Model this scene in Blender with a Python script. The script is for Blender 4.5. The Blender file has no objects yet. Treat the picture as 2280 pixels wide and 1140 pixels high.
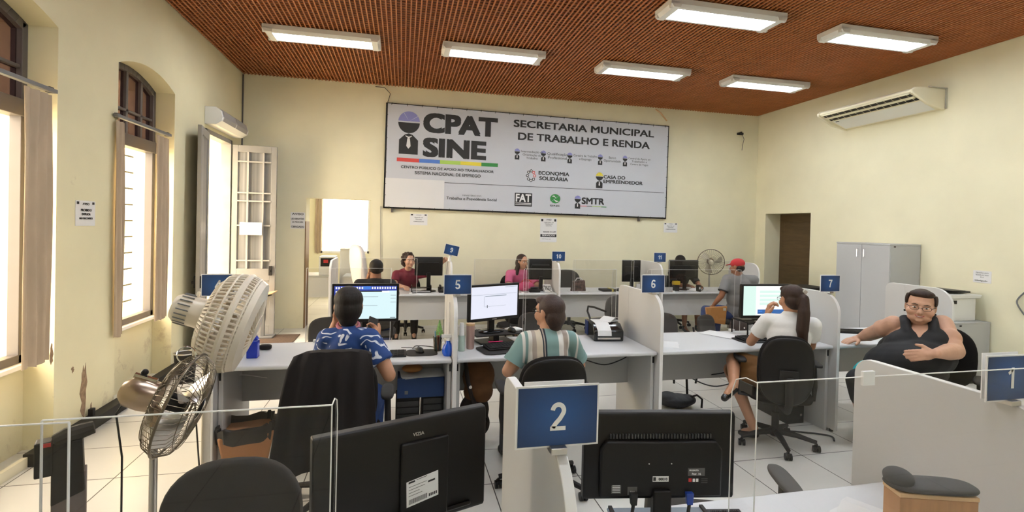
import bpy, bmesh, math, random
from mathutils import Vector, Matrix, Quaternion
random.seed(7)
PI = math.pi
S = bpy.context.scene
COL = S.collection
V = Vector

# ------------------------------------------------------------------ camera
F_PX, YAW, PITCH, ROLL, CY = 1094.7, 0.21854, -0.01078, 0.02334, 516.06
CAM = V((2.487, 0.0, 1.715))
_f = V((math.sin(YAW)*math.cos(PITCH), math.cos(YAW)*math.cos(PITCH), math.sin(PITCH)))
_r = V((math.cos(YAW), -math.sin(YAW), 0)); _u = _r.cross(_f)
_r2 = _r*math.cos(ROLL) + _u*math.sin(ROLL); _u2 = -_r*math.sin(ROLL) + _u*math.cos(ROLL)
cam_d = bpy.data.cameras.new('camera'); cam = bpy.data.objects.new('camera', cam_d); COL.objects.link(cam)
cam_d.sensor_width = 36.0; cam_d.lens = F_PX/2280*36.0
cam_d.shift_y = -(570-CY)/2280.0
cam_d.clip_start = 0.05; cam_d.clip_end = 200
cam.matrix_world = Matrix(((_r2.x, _u2.x, -_f.x, CAM.x), (_r2.y, _u2.y, -_f.y, CAM.y), (_r2.z, _u2.z, -_f.z, CAM.z), (0, 0, 0, 1)))
S.camera = cam
# ------------------------------------------------------------------ sky, exposure
W = bpy.data.worlds.new('sky'); S.world = W; W.use_nodes = True
bg = W.node_tree.nodes['Background']
bg.inputs[0].default_value = (1.0, 0.85, 0.67, 1); bg.inputs[1].default_value = 10.0
S.view_settings.view_transform = 'Standard'; S.view_settings.look = 'None'
S.view_settings.gamma = 1.0; S.view_settings.use_curve_mapping = False
S.view_settings.exposure = 1.0
LAMP = 11.6          # emission of the fluorescent tubes' diffusers
cy = S.cycles
cy.max_bounces = 7; cy.diffuse_bounces = 4; cy.glossy_bounces = 3; cy.transmission_bounces = 6; cy.transparent_max_bounces = 12
cy.caustics_reflective = False; cy.caustics_refractive = False
cy.sample_clamp_indirect = 5.0; cy.sample_clamp_direct = 6.0
cy.use_denoising = True
# daylight comes in through the openings: portals guide the sky light
def portal(loc, rot, sx, sy):
    l = bpy.data.lights.new('daylight_portal', 'AREA'); l.shape = 'RECTANGLE'; l.size = sx; l.size_y = sy
    l.cycles.is_portal = True
    o = bpy.data.objects.new('daylight_portal', l); COL.objects.link(o); o.location = loc; o.rotation_euler = rot
portal((-0.44, 5.58, 1.85), (0, -PI/2, 0), 2.5, 1.05)
portal((-0.44, 3.70, 1.85), (0, -PI/2, 0), 2.5, 1.05)
portal((-0.44, 7.475, 1.45), (0, -PI/2, 0), 2.85, 0.98)
portal((1.18, 12.19, 1.75), (-PI/2, 0, 0), 1.05, 1.45)

# ------------------------------------------------------------------ materials
MATS = {}
def mat(name, col, rough=0.5, metal=0.0, noise=0.0, nscale=8.0, bump=0.0, bscale=200.0, stretch=(1, 1, 1), spec=0.5, emit=None, es=1.0, alpha=None, sheen=0.0):
    if name in MATS: return MATS[name]
    m = bpy.data.materials.new(name); m.use_nodes = True; nt = m.node_tree; b = nt.nodes['Principled BSDF']
    b.inputs['Base Color'].default_value = (*col, 1); b.inputs['Roughness'].default_value = rough; b.inputs['Metallic'].default_value = metal
    b.inputs['Specular IOR Level'].default_value = spec
    if sheen: b.inputs['Sheen Weight'].default_value = sheen
    if emit:
        b.inputs['Emission Color'].default_value = (*emit, 1); b.inputs['Emission Strength'].default_value = es
    if noise or bump:
        tc = nt.nodes.new('ShaderNodeTexCoord'); mp = nt.nodes.new('ShaderNodeMapping'); mp.inputs['Scale'].default_value = stretch
        nt.links.new(tc.outputs['Object'], mp.inputs[0])
    if noise:
        n = nt.nodes.new('ShaderNodeTexNoise'); n.inputs['Scale'].default_value = nscale; n.inputs['Detail'].default_value = 6
        r = nt.nodes.new('ShaderNodeMapRange'); r.inputs['From Min'].default_value = 0.3; r.inputs['From Max'].default_value = 0.7
        r.inputs['To Min'].default_value = 1-noise; r.inputs['To Max'].default_value = 1+noise
        mx = nt.nodes.new('ShaderNodeVectorMath'); mx.operation = 'SCALE'; mx.inputs[0].default_value = col
        nt.links.new(mp.outputs[0], n.inputs['Vector']); nt.links.new(n.outputs['Fac'], r.inputs['Value'])
        nt.links.new(r.outputs[0], mx.inputs['Scale']); nt.links.new(mx.outputs[0], b.inputs['Base Color'])
    if bump:
        n2 = nt.nodes.new('ShaderNodeTexNoise'); n2.inputs['Scale'].default_value = bscale; n2.inputs['Detail'].default_value = 3
        bp = nt.nodes.new('ShaderNodeBump'); bp.inputs['Strength'].default_value = bump; bp.inputs['Distance'].default_value = 0.004
        nt.links.new(mp.outputs[0], n2.inputs['Vector']); nt.links.new(n2.outputs['Fac'], bp.inputs['Height']); nt.links.new(bp.outputs[0], b.inputs['Normal'])
    MATS[name] = m
    return m

def clear_mat(name, tint, rough=0.02, lo=0.02):
    """thin clear sheet: straight-through light, tinted, with a fresnel reflection"""
    m = bpy.data.materials.new(name); m.use_nodes = True; nt = m.node_tree; nt.nodes.clear()
    o = nt.nodes.new('ShaderNodeOutputMaterial'); t = nt.nodes.new('ShaderNodeBsdfTransparent'); g = nt.nodes.new('ShaderNodeBsdfGlossy')
    t.inputs[0].default_value = (*tint, 1); g.inputs['Roughness'].default_value = rough
    fr = nt.nodes.new('ShaderNodeLayerWeight'); fr.inputs['Blend'].default_value = 0.5
    pw = nt.nodes.new('ShaderNodeMath'); pw.operation = 'POWER'; pw.inputs[1].default_value = 4.0
    ad = nt.nodes.new('ShaderNodeMath'); ad.operation = 'MULTIPLY_ADD'; ad.inputs[1].default_value = 0.22; ad.inputs[2].default_value = lo; ad.use_clamp = True
    nt.links.new(fr.outputs['Facing'], pw.inputs[0])
    mx = nt.nodes.new('ShaderNodeMixShader')
    nt.links.new(pw.outputs[0], ad.inputs[0]); nt.links.new(ad.outputs[0], mx.inputs[0]); nt.links.new(t.outputs[0], mx.inputs[1]); nt.links.new(g.outputs[0], mx.inputs[2]); nt.links.new(mx.outputs[0], o.inputs[0])
    MATS[name] = m
    return m

def wall_mat(name, col, dirt=0.35):
    m = bpy.data.materials.new(name); m.use_nodes = True; nt = m.node_tree; b = nt.nodes['Principled BSDF']; L = nt.links.new
    b.inputs['Roughness'].default_value = 0.75; b.inputs['Specular IOR Level'].default_value = 0.25
    tc = nt.nodes.new('ShaderNodeTexCoord')
    n = nt.nodes.new('ShaderNodeTexNoise'); n.inputs['Scale'].default_value = 1.3; n.inputs['Detail'].default_value = 7; L(tc.outputs['Object'], n.inputs['Vector'])
    r = nt.nodes.new('ShaderNodeValToRGB'); r.color_ramp.elements[0].position = 0.3; r.color_ramp.elements[1].position = 0.7
    r.color_ramp.elements[0].color = (*[c*0.93 for c in col], 1); r.color_ramp.elements[1].color = (*[min(1, c*1.04) for c in col], 1)
    L(n.outputs['Fac'], r.inputs[0])
    # worn, scuffed band of old plaster stains low on the wall
    n2 = nt.nodes.new('ShaderNodeTexNoise'); n2.inputs['Scale'].default_value = 3.2; n2.inputs['Detail'].default_value = 9; n2.inputs['Roughness'].default_value = 0.7
    L(tc.outputs['Object'], n2.inputs['Vector'])
    sx = nt.nodes.new('ShaderNodeSeparateXYZ'); L(tc.outputs['Object'], sx.inputs[0])
    mr = nt.nodes.new('ShaderNodeMapRange'); mr.inputs['From Min'].default_value = 1.0; mr.inputs['From Max'].default_value = 0.0; mr.inputs['To Min'].default_value = 0.0; mr.inputs['To Max'].default_value = 0.12
    L(sx.outputs['Z'], mr.inputs['Value'])
    ad = nt.nodes.new('ShaderNodeMath'); ad.operation = 'ADD'; L(n2.outputs['Fac'], ad.inputs[0]); L(mr.outputs[0], ad.inputs[1])
    r2 = nt.nodes.new('ShaderNodeValToRGB'); r2.color_ramp.elements[0].position = 0.66; r2.color_ramp.elements[1].position = 0.74
    r2.color_ramp.elements[0].color = (0, 0, 0, 1); r2.color_ramp.elements[1].color = (dirt, dirt, dirt, 1); L(ad.outputs[0], r2.inputs[0])
    mx = nt.nodes.new('ShaderNodeMix'); mx.data_type = 'RGBA'; L(r2.outputs[0], mx.inputs['Factor']); L(r.outputs[0], mx.inputs['A']); mx.inputs['B'].default_value = (0.36, 0.25, 0.15, 1)
    L(mx.outputs['Result'], b.inputs['Base Color'])
    bp = nt.nodes.new('ShaderNodeBump'); bp.inputs['Strength'].default_value = 0.15; bp.inputs['Distance'].default_value = 0.01; L(n2.outputs['Fac'], bp.inputs['Height']); L(bp.outputs[0], b.inputs['Normal'])
    MATS[name] = m
    return m

def floor_mat():
    m = bpy.data.materials.new('raised_floor_tiles'); m.use_nodes = True; nt = m.node_tree; b = nt.nodes['Principled BSDF']; L = nt.links.new
    tc = nt.nodes.new('ShaderNodeTexCoord'); mp = nt.nodes.new('ShaderNodeMapping'); mp.inputs['Location'].default_value = (-0.06, -0.19, 0)
    br = nt.nodes.new('ShaderNodeTexBrick'); br.offset = 0; br.inputs['Scale'].default_value = 1.0
    br.inputs['Brick Width'].default_value = 0.608; br.inputs['Row Height'].default_value = 0.501; br.inputs['Mortar Size'].default_value = 0.0035; br.inputs['Mortar Smooth'].default_value = 0.0
    br.inputs['Color1'].default_value = (0.68, 0.665, 0.61, 1); br.inputs['Color2'].default_value = (0.72, 0.705, 0.65, 1); br.inputs['Mortar'].default_value = (0.05, 0.04, 0.03, 1)
    L(tc.outputs['Object'], mp.inputs[0]); L(mp.outputs[0], br.inputs['Vector'])
    n = nt.nodes.new('ShaderNodeTexNoise'); n.inputs['Scale'].default_value = 2.5; n.inputs['Detail'].default_value = 6; L(tc.outputs['Object'], n.inputs['Vector'])
    mr = nt.nodes.new('ShaderNodeMapRange'); mr.inputs['To Min'].default_value = 0.93; mr.inputs['To Max'].default_value = 1.05; L(n.outputs['Fac'], mr.inputs['Value'])
    sc = nt.nodes.new('ShaderNodeVectorMath'); sc.operation = 'SCALE'; L(br.outputs['Color'], sc.inputs[0]); L(mr.outputs[0], sc.inputs['Scale']); L(sc.outputs[0], b.inputs['Base Color'])
    b.inputs['Roughness'].default_value = 0.28; b.inputs['Specular IOR Level'].default_value = 0.4
    MATS['floor'] = m
    return m

# ------------------------------------------------------------------ mesh builder
_tcache = {}
def text_geo(body, size, bold, align):
    k = (body, bold, align)
    if k not in _tcache:
        c = bpy.data.curves.new('t', 'FONT'); c.body = body; c.size = 1.0; c.align_x = align; c.align_y = 'CENTER'; c.fill_mode = 'FRONT'; c.resolution_u = 4; c.space_line = 1.05
        o = bpy.data.objects.new('t', c); COL.objects.link(o)
        dg = bpy.context.evaluated_depsgraph_get(); me = bpy.data.meshes.new_from_object(o.evaluated_get(dg))
        vs = [v.co.copy() for v in me.vertices]; fs = [tuple(p.vertices) for p in me.polygons]
        bpy.data.objects.remove(o); bpy.data.curves.remove(c); bpy.data.meshes.remove(me)
        if align == 'CENTER' and vs:
            xs = [v.x for v in vs]; ys = [v.y for v in vs]; cx = (min(xs)+max(xs))/2; cyy = (min(ys)+max(ys))/2
            vs = [v-V((cx, cyy, 0)) for v in vs]
        if bold and vs:      # heavier weight: the glyph repeated with small shifts
            n = len(vs); V0, F0 = vs, fs; vs, fs = [], []
            for j, (dx, dy) in enumerate(((-1, -1), (1, -1), (1, 1), (-1, 1), (0, 0))):
                vs += [p+V((dx*bold, dy*bold*.8, j*.0004)) for p in V0]; fs += [tuple(i+j*n for i in f) for f in F0]
        _tcache[k] = (vs, fs)
    return _tcache[k]

def frame_of(d):
    d = V(d).normalized(); a = V((0, 0, 1)) if abs(d.z) < 0.9 else V((1, 0, 0))
    x = a.cross(d).normalized(); return x, d.cross(x), d

class MB:
    def __init__(s): s.bm = bmesh.new(); s.xf = Matrix()
    def v(s, p): return s.bm.verts.new(s.xf @ V(p))
    def f(s, vs, mi=0):
        try: fc = s.bm.faces.new(vs); fc.material_index = mi; return fc
        except ValueError: return None
    def quad(s, pts, mi=0): return s.f([s.v(p) for p in pts], mi)
    def box(s, x0, x1, y0, y1, z0, z1, mi=0):
        p = [s.v((x, y, z)) for z in (z0, z1) for y in (y0, y1) for x in (x0, x1)]
        for q in ((0, 2, 3, 1), (4, 5, 7, 6), (0, 1, 5, 4), (2, 6, 7, 3), (0, 4, 6, 2), (1, 3, 7, 5)): s.f([p[i] for i in q], mi)
        return s
    def cbox(s, c, sz, mi=0): return s.box(c[0]-sz[0]/2, c[0]+sz[0]/2, c[1]-sz[1]/2, c[1]+sz[1]/2, c[2]-sz[2]/2, c[2]+sz[2]/2, mi)
    def ring(s, c, x, y, r, n, ry=None): return [s.v(V(c)+x*(r*math.cos(2*PI*i/n))+y*((ry or r)*math.sin(2*PI*i/n))) for i in range(n)]
    def skin(s, rings, mi=0, cap0=True, cap1=True, closed=True):
        for a, b in zip(rings, rings[1:]):
            n = len(a)
            for i in range(n if closed else n-1): s.f([a[i], a[(i+1) % n], b[(i+1) % n], b[i]], mi)
        if cap0: s.f(rings[0][::-1], mi)
        if cap1: s.f(rings[-1], mi)
        return s
    def cyl(s, p0, p1, r0, r1=None, n=16, mi=0, cap=True):
        x, y, d = frame_of(V(p1)-V(p0)); r1 = r0 if r1 is None else r1
        return s.skin([s.ring(p0, x, y, r0, n), s.ring(p1, x, y, r1, n)], mi, cap, cap)
    def tube(s, pts, r, n=8, mi=0, cap=True, ry=None):
        pts = [V(p) for p in pts]; rs = r if isinstance(r, (list, tuple)) else [r]*len(pts); rings = []; px = None
        for i, p in enumerate(pts):
            d = (pts[min(i+1, len(pts)-1)]-pts[max(i-1, 0)])
            if px is None: x, y, d = frame_of(d)
            else:
                d = d.normalized(); x = (px-d*px.dot(d)); x = x.normalized() if x.length > 1e-6 else frame_of(d)[0]; y = d.cross(x)
            px = x; rings.append(s.ring(p, x, y, rs[i], n))
        return s.skin(rings, mi, cap, cap)
    def loop(s, c, ax, R, r, n=40, m=6, mi=0, Ry=None):
        x, y, d = frame_of(ax); rings = []
        for i in range(n):
            a = 2*PI*i/n; o = x*math.cos(a)*R+y*math.sin(a)*(Ry or R); e = (x*math.cos(a)+y*math.sin(a))
            rings.append([s.v(V(c)+o+e*(r*math.cos(2*PI*j/m))+d*(r*math.sin(2*PI*j/m))) for j in range(m)])
        return s.skin(rings+[rings[0]], mi, False, False)
    def prism(s, poly, axis, a, b, mi=0, mi_side=None):
        def P(q, t): return {'x': (t, q[0], q[1]), 'y': (q[0], t, q[1]), 'z': (q[0], q[1], t)}[axis]
        A = [s.v(P(q, a)) for q in poly]; B = [s.v(P(q, b)) for q in poly]; n = len(poly); ms = mi if mi_side is None else mi_side
        s.f(A[::-1], mi); s.f(B, mi)
        for i in range(n): s.f([A[i], A[(i+1) % n], B[(i+1) % n], B[i]], ms)
        return s
    def lathe(s, prof, c=(0, 0, 0), ax=(0, 0, 1), n=24, mi=0, cap=True):
        x, y, d = frame_of(ax); rings = [s.ring(V(c)+d*h, x, y, max(r, 1e-4), n) for r, h in prof]
        return s.skin(rings, mi, cap, cap)
    def ell(s, c, r, R=None, mi=0, seg=16, rings=10):
        if not isinstance(r, (tuple, list)): r = (r, r, r)
        R = R or Matrix.Identity(3); L = []
        for i in range(1, rings):
            t = PI*i/rings; L.append([s.v(V(c)+R@V((r[0]*math.sin(t)*math.cos(2*PI*j/seg), r[1]*math.sin(t)*math.sin(2*PI*j/seg), r[2]*math.cos(t)))) for j in range(seg)])
        top = s.v(V(c)+R@V((0, 0, r[2]))); bot = s.v(V(c)+R@V((0, 0, -r[2])))
        s.skin(L, mi, False, False)
        for j in range(seg): s.f([top, L[0][(j+1) % seg], L[0][j]], mi); s.f([bot, L[-1][j], L[-1][(j+1) % seg]], mi)
        return s
    def pad(s, w, h, t, e=4.0, R=None, c=(0, 0, 0), curve=0.0, curve2=0.0, mi=0, n=40, m=6, edge=0.45, bend=None):
        """cushion: superellipse outline w x h in local x,z; thickness t along local y; curve bows the plate"""
        R = R or Matrix.Identity(3); rows = []
        def P(u, v, side):
            rr = max(0, 1-(u*u+v*v)) if False else 0
            return None
        def pt(a, q, sd):
            ca, sa = math.cos(a), math.sin(a)
            x = q*w/2*math.copysign(abs(ca)**(2/e), ca); z = q*h/2*math.copysign(abs(sa)**(2/e), sa)
            yb = curve*(2*x/w)**2+curve2*(2*z/h)**2
            th = t/2*(1-(1-edge)*q**6)*(1 if q < 0.999 else 0.35)
            if bend: x, yb, z = bend(x, yb, z)
            return s.v(V(c)+R@V((x, yb+sd*th, z)))
        qs = [1.0, 0.975, 0.9, 0.7, 0.4]
        L = []
        for q in reversed(qs): L.append([pt(2*PI*i/n, q, 1) for i in range(n)])
        for q in qs: L.append([pt(2*PI*i/n, q, -1) for i in range(n)])
        return s.skin(L, mi, True, True)
    def text(s, body, size, o, right, up, mi=0, bold=0.0, align='CENTER', lift=0.0, sx=1.0):
        vs, fs = text_geo(body, size, bold, align); right = V(right).normalized(); up = V(up).normalized(); n = right.cross(up)
        nv = [s.v(V(o)+right*(p.x*size*sx)+up*(p.y*size)+n*(lift+p.z)) for p in vs]
        for f in fs: s.f([nv[i] for i in f], mi)
        return s
    def build(s, name, mats, parent=None, smooth=35, bevel=0.0, seg=2, recalc=True, subsurf=0):
        if recalc: bmesh.ops.recalc_face_normals(s.bm, faces=s.bm.faces[:])
        me = bpy.data.meshes.new(name); s.bm.to_mesh(me); s.bm.free()
        for m in (mats if isinstance(mats, (list, tuple)) else [mats]): me.materials.append(m)
        if smooth is not None and len(me.polygons):
            me.polygons.foreach_set('use_smooth', [True]*len(me.polygons)); me.set_sharp_from_angle(angle=math.radians(smooth))
        o = bpy.data.objects.new(name, me); COL.objects.link(o)
        if parent: o.parent = parent
        if bevel:
            b = o.modifiers.new('edge', 'BEVEL'); b.width = bevel; b.segments = seg; b.limit_method = 'ANGLE'; b.angle_limit = math.radians(40)
        if subsurf:
            b = o.modifiers.new('sub', 'SUBSURF'); b.levels = subsurf; b.render_levels = subsurf
        return o

def tag(o, label, cat, group=None, kind=None):
    if label: o['label'] = label
    if cat: o['category'] = cat
    if group: o['group'] = group
    if kind: o['kind'] = kind
    return o
def thing(name, label, cat, loc=(0, 0, 0), rz=0.0, group=None):
    o = bpy.data.objects.new(name, None); COL.objects.link(o); o.location = loc; o.rotation_euler = (0, 0, rz); o.empty_display_size = 0.1
    return tag(o, label, cat, group)
def struct(name, mb, m, smooth=35, bevel=0, parent=None):
    o = mb.build(name, m, parent, smooth, bevel)
    if not parent: o['kind'] = 'structure'
    return o
def copy_tree(o, loc, rz=None, label=None, group=None):
    c = o.copy(); COL.objects.link(c); c.location = loc
    if rz is not None: c.rotation_euler = (0, 0, rz)
    if label: c['label'] = label
    if group: c['group'] = group
    for ch in o.children:
        d = ch.copy(); COL.objects.link(d); d.parent = c
        for g in ch.children:
            e = g.copy(); COL.objects.link(e); e.parent = d
    return c
def rot(x=0, y=0, z=0): return (Matrix.Rotation(z, 3, 'Z') @ Matrix.Rotation(y, 3, 'Y') @ Matrix.Rotation(x, 3, 'X'))

# ------------------------------------------------------------------ palette
M_wall = wall_mat('cream_wall_paint', (0.80, 0.74, 0.50)); M_wall2 = wall_mat('cream_wall_paint_clean', (0.82, 0.775, 0.565), 0.06)
M_floor = floor_mat()
M_slat = mat('varnished_ceiling_slat', (0.44, 0.155, 0.050), 0.45, noise=0.12, nscale=3, stretch=(1, 6, 1)); M_back = mat('ceiling_backing', (0.165, 0.038, 0.007), 0.6, noise=0.12, nscale=2)
M_top = mat('light_grey_laminate', (0.66, 0.67, 0.68), 0.35); M_panel = mat('grey_panel_board', (0.56, 0.555, 0.54), 0.5); M_edge = mat('white_edge_band', (0.82, 0.81, 0.79), 0.4)
M_dkpanel = mat('grey_modesty_board', (0.40, 0.395, 0.385), 0.55)
M_white = mat('white_plastic', (0.80, 0.80, 0.78), 0.4); M_cream = mat('cream_plastic', (0.82, 0.75, 0.60), 0.4); M_ivory = mat('ivory_plastic', (0.80, 0.74, 0.55), 0.45)
M_black = mat('black_plastic', (0.009, 0.0075, 0.0065), 0.4, spec=0.28); M_dark = mat('dark_matte', (0.018, 0.016, 0.0145), 0.6, spec=0.3); M_gloss = mat('glossy_black', (0.008, 0.008, 0.008), 0.12)
M_cloth = mat('black_upholstery', (0.011, 0.0095, 0.0085), 0.9, spec=.2, bump=0.12, bscale=250); M_gcloth = mat('charcoal_upholstery', (0.048, 0.043, 0.038), 0.85, spec=.25, bump=0.1, bscale=250)
M_metal = mat('brushed_steel', (0.62, 0.60, 0.57), 0.28, 1.0); M_chrome = mat('chrome', (0.8, 0.8, 0.8), 0.1, 1.0); M_bronze = mat('bronze_metal', (0.42, 0.32, 0.24), 0.3, 1.0)
M_door = mat('grey_painted_steel', (0.26, 0.25, 0.235), 0.45, noise=0.08, nscale=5); M_frame = mat('brown_grey_frame', (0.10, 0.088, 0.08), 0.5); M_brown = mat('dark_brown_door', (0.085, 0.05, 0.018), 0.5, noise=0.2, nscale=4, stretch=(1, 1, 6))
M_curtain = mat('beige_blind_cloth', (0.46, 0.36, 0.255), 0.85, noise=0.12, nscale=6, stretch=(1, 1, .3)); M_paper = mat('white_paper', (0.80, 0.80, 0.79), 0.7); M_ink = mat('black_ink', (0.02, 0.02, 0.02), 0.6); M_greyink = mat('grey_ink', (0.25, 0.25, 0.25), 0.7)
M_cab = mat('grey_cabinet', (0.47, 0.475, 0.475), 0.4); M_cable = mat('black_cable', (0.012, 0.012, 0.012), 0.5); M_gcable = mat('grey_cable', (0.16, 0.16, 0.16), 0.5)
M_wood = mat('light_wood', (0.50, 0.26, 0.11), 0.5, noise=0.15, nscale=5, stretch=(8, 1, 1)); M_woodlt = mat('pale_wood_edge', (0.70, 0.46, 0.24), 0.5, noise=0.1, nscale=6)
M_foam = mat('dark_grey_foam', (0.07, 0.067, 0.062), 0.8)
M_blue = mat('blue_plastic', (0.02, 0.06, 0.33), 0.3); M_red = mat('red_print', (0.55, 0.03, 0.03), 0.5)
M_lamp = mat('lit_diffuser', (0.9, 0.9, 0.9), 0.5, emit=(0.92, 0.985, 1.06), es=LAMP)
M_acr = clear_mat('clear_acrylic', (0.955, 0.95, 0.945)); M_acre = mat('acrylic_edge', (0.80, 0.80, 0.78), 0.3); M_glass = clear_mat('window_glass', (0.16, 0.13, 0.14)); M_mesh = None
# ================================================================== the room
D, WX, H, YF = 8.43, 9.28, 3.985, -2.6
mb = MB().box(-0.45, WX+0.6, YF, D+4.2, -0.12, 0.0); struct('floor', mb, M_floor)
# slatted ceiling: boards along the room, thin battens across above them, dark backing
mb = MB(); mb.box(-0.45, WX+0.5, YF, D+0.35, H+0.040, H+0.12, 1)
x = 0.03
while x < WX:
    mb.box(x-0.007, x+0.007, YF, D, H+.008, H+0.022, 0); x += 0.052
y = YF+0.05
while y < D:
    mb.box(0, WX, y-0.005, y+0.005, H+0.022, H+0.030, 0); y += 0.062
struct('ceiling', mb, [M_slat, M_back], smooth=None)
# left wall with two arched niches that run to the floor and the street doorway
TH = 0.45; ND = 0.19
NICHE = [(3.15, 4.25), (5.03, 6.135)]; DOOR = (6.98, 7.97); DOORZ = 2.88; SILL = 0.65
def arch(y0, y1, zs, rise, n=14):
    return [(y0+(y1-y0)*i/n, zs+rise*(1-(2*i/n-1)**2)) for i in range(n+1)]
mb = MB(); cur = YF
for (a, b) in NICHE:
    mb.box(-TH, 0, cur, a, 0, H+0.05); cur = b
    ar = arch(a, b, 3.09, 0.12)
    mb.prism(ar+[(b, H+0.05), (a, H+0.05)], 'x', -TH, 0)
    mb.box(-TH, -ND, a, b, 0, SILL)                       # parapet under the window
mb.box(-TH, 0, cur, DOOR[0], 0, H+0.05); mb.box(-TH, 0, DOOR[1], D+0.35, 0, H+0.05); mb.box(-TH, 0, DOOR[0], DOOR[1], DOORZ, H+0.05)
struct('wall_left', mb, M_wall)
# back wall with the opening to the side room
OX0, OX1, OZ = 0.965, 1.965, 2.10
mb = MB().box(-TH, OX0, D, D+0.3, 0, H+0.05).box(OX1, WX+0.5, D, D+0.3, 0, H+0.05).box(OX0, OX1, D, D+0.3, OZ, H+0.05); struct('wall_back', mb, M_wall2)
# right wall with a deep doorway
RY0, RY1, RZ = 7.095, 8.165, 2.07
mb = MB().box(WX, WX+0.45, YF, RY0, 0, H+0.05).box(WX, WX+0.45, RY1, D+0.3, 0, H+0.05).box(WX, WX+0.45, RY0, RY1, RZ, H+0.05); struct('wall_right', mb, M_wall2)
mb = MB().box(-TH, WX+0.45, YF-0.2, YF, 0, H+0.05); struct('wall_front', mb, M_wall2)
# the side room behind the opening
mb = MB().box(-0.1, 0, D+0.3, 12.0, 0, 3.0).box(4.2, 4.3, D+0.3, 12.0, 0, 3.0); struct('wall_side', mb, M_wall2)
mb = MB().box(-0.1, 0.64, 12.0, 12.2, 0, 3.0).box(1.72, 4.3, 12.0, 12.2, 0, 3.0).box(0.64, 1.72, 12.0, 12.2, 0, 1.0).box(0.64, 1.72, 12.0, 12.2, 2.5, 3.0); struct('wall_far', mb, M_wall2)
mb = MB().box(-0.1, 4.3, D+0.3, 12.2, 3.0, 3.1); struct('ceiling_side_room', mb, M_white)
mb = MB().box(OX0-0.012, OX0+0.002, D-0.004, D+0.3, 0, 1.72); struct('trim_1', mb, mat('stained_jamb', (0.20, 0.11, 0.04), 0.6))
mb = MB().tube([(0.012, D-0.012, 0), (0.012, D-0.012, H)], 0.011, 6); struct('trim_2', mb, M_frame)
# black cable duct along the foot of the left wall
mb = MB().box(0.0, 0.10, 3.95, 6.95, 0.0, 0.09).box(0.02, 0.055, 4.62, 4.66, 0.09, 0.15); struct('baseboard_left', mb, M_dark, bevel=0.004)
mb = MB().box(0.0, 0.03, YF, 3.95, 0.0, 0.07); struct('baseboard_front', mb, M_ivory)
# old plaster loss on the left wall: shaped patches set just proud of the paint
M_plaster = mat('bare_plaster', (0.30, 0.20, 0.12), 0.9, noise=0.3, nscale=30)
mb = MB()
for (yc, zc, w, h, sd) in ((4.60, 0.30, 0.05, 0.28, 1), (4.46, 0.52, 0.018, 0.03, 2), (4.16, 0.86, 0.02, 0.16, 3), (4.22, 0.70, 0.022, 0.09, 6), (4.70, 0.14, 0.012, 0.05, 4), (6.30, 0.75, 0.014, 0.05, 5)):
    random.seed(sd); n = 18
    mb.prism([(yc+w*math.cos(2*PI*i/n)*random.uniform(.45, 1.1), zc+h*math.sin(2*PI*i/n)*random.uniform(.6, 1.05)) for i in range(n)], 'x', 0.0, 0.0015)
struct('trim_3', mb, M_plaster, smooth=None)

# windows in the niches
M_bar = mat('thin_iron_bar', (0.02, 0.016, 0.012), 0.5)
for wi, (a, b) in enumerate(NICHE, 1):
    w = MB(); fx0, fx1 = -ND-0.07, -ND+0.005; t = 0.055
    # frame: jambs, sill rail, transom, arched head
    w.box(fx0, fx1, a, a+t, SILL, 3.09).box(fx0, fx1, b-t, b, SILL, 3.09).box(fx0, fx1, a, b, SILL, SILL+0.06).box(fx0-0.02, fx1+0.02, a, b, 2.42, 2.54)
    ar = arch(a, b, 3.09, 0.12); ar2 = arch(a+t, b-t, 3.04, 0.11)
    for i in range(len(ar)-1):
        w.prism([ar[i], ar[i+1], ar2[i+1], ar2[i]], 'x', fx0, fx1)
    for k in (1, 2, 3): yy = a+(b-a)*k/4; w.box(fx0+0.01, fx1-0.01, yy-0.02, yy+0.02, 2.54, 3.17)
    w.box(fx0+0.01, fx1-0.01, a+t, b-t, 2.76, 2.785)
    wo = struct('window_%d' % wi, w, M_frame, bevel=0.004)
    p = MB(); p.prism([(q[0], q[1]) for q in ar2]+[(b-t, 2.54), (a+t, 2.54)], 'x', -ND-0.035, -ND-0.031); p.build('pane', M_glass, wo)
    g = MB(); n = 5
    for k in range(1, 4): yy = a+(b-a)*k/4; g.box(-TH+0.06, -TH+0.068, yy-0.006, yy+0.006, SILL, 2.45)
    for k in range(1, 11): zz = SILL+k*0.172; g.box(-TH+0.06, -TH+0.068, a+0.02, b-0.02, zz-0.008, zz+0.008)
    g.build('window_grille', M_bar, wo)
    sl = MB().box(-ND-0.06, -ND+0.05, a+0.005, b-0.005, SILL-0.035, SILL); sl.build('window_sill', M_edge, wo, bevel=0.005)
# side-room window
w = MB(); a, b = 0.64, 1.72
w.box(a, b, 12.02, 12.08, 1.0, 1.05).box(a, b, 12.02, 12.08, 2.45, 2.5).box(a, a+0.04, 12.02, 12.08, 1.0, 2.5).box(b-0.04, b, 12.02, 12.08, 1.0, 2.5)
w.box(0.88, 0.89, 12.03, 12.05, 1.0, 2.5).box(1.55, 1.56, 12.03, 12.05, 1.0, 2.5).box(a, b, 12.03, 12.05, 1.46, 1.468).box(a, b, 12.03, 12.05, 1.28, 1.288)
struct('window_3', w, M_white)
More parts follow.
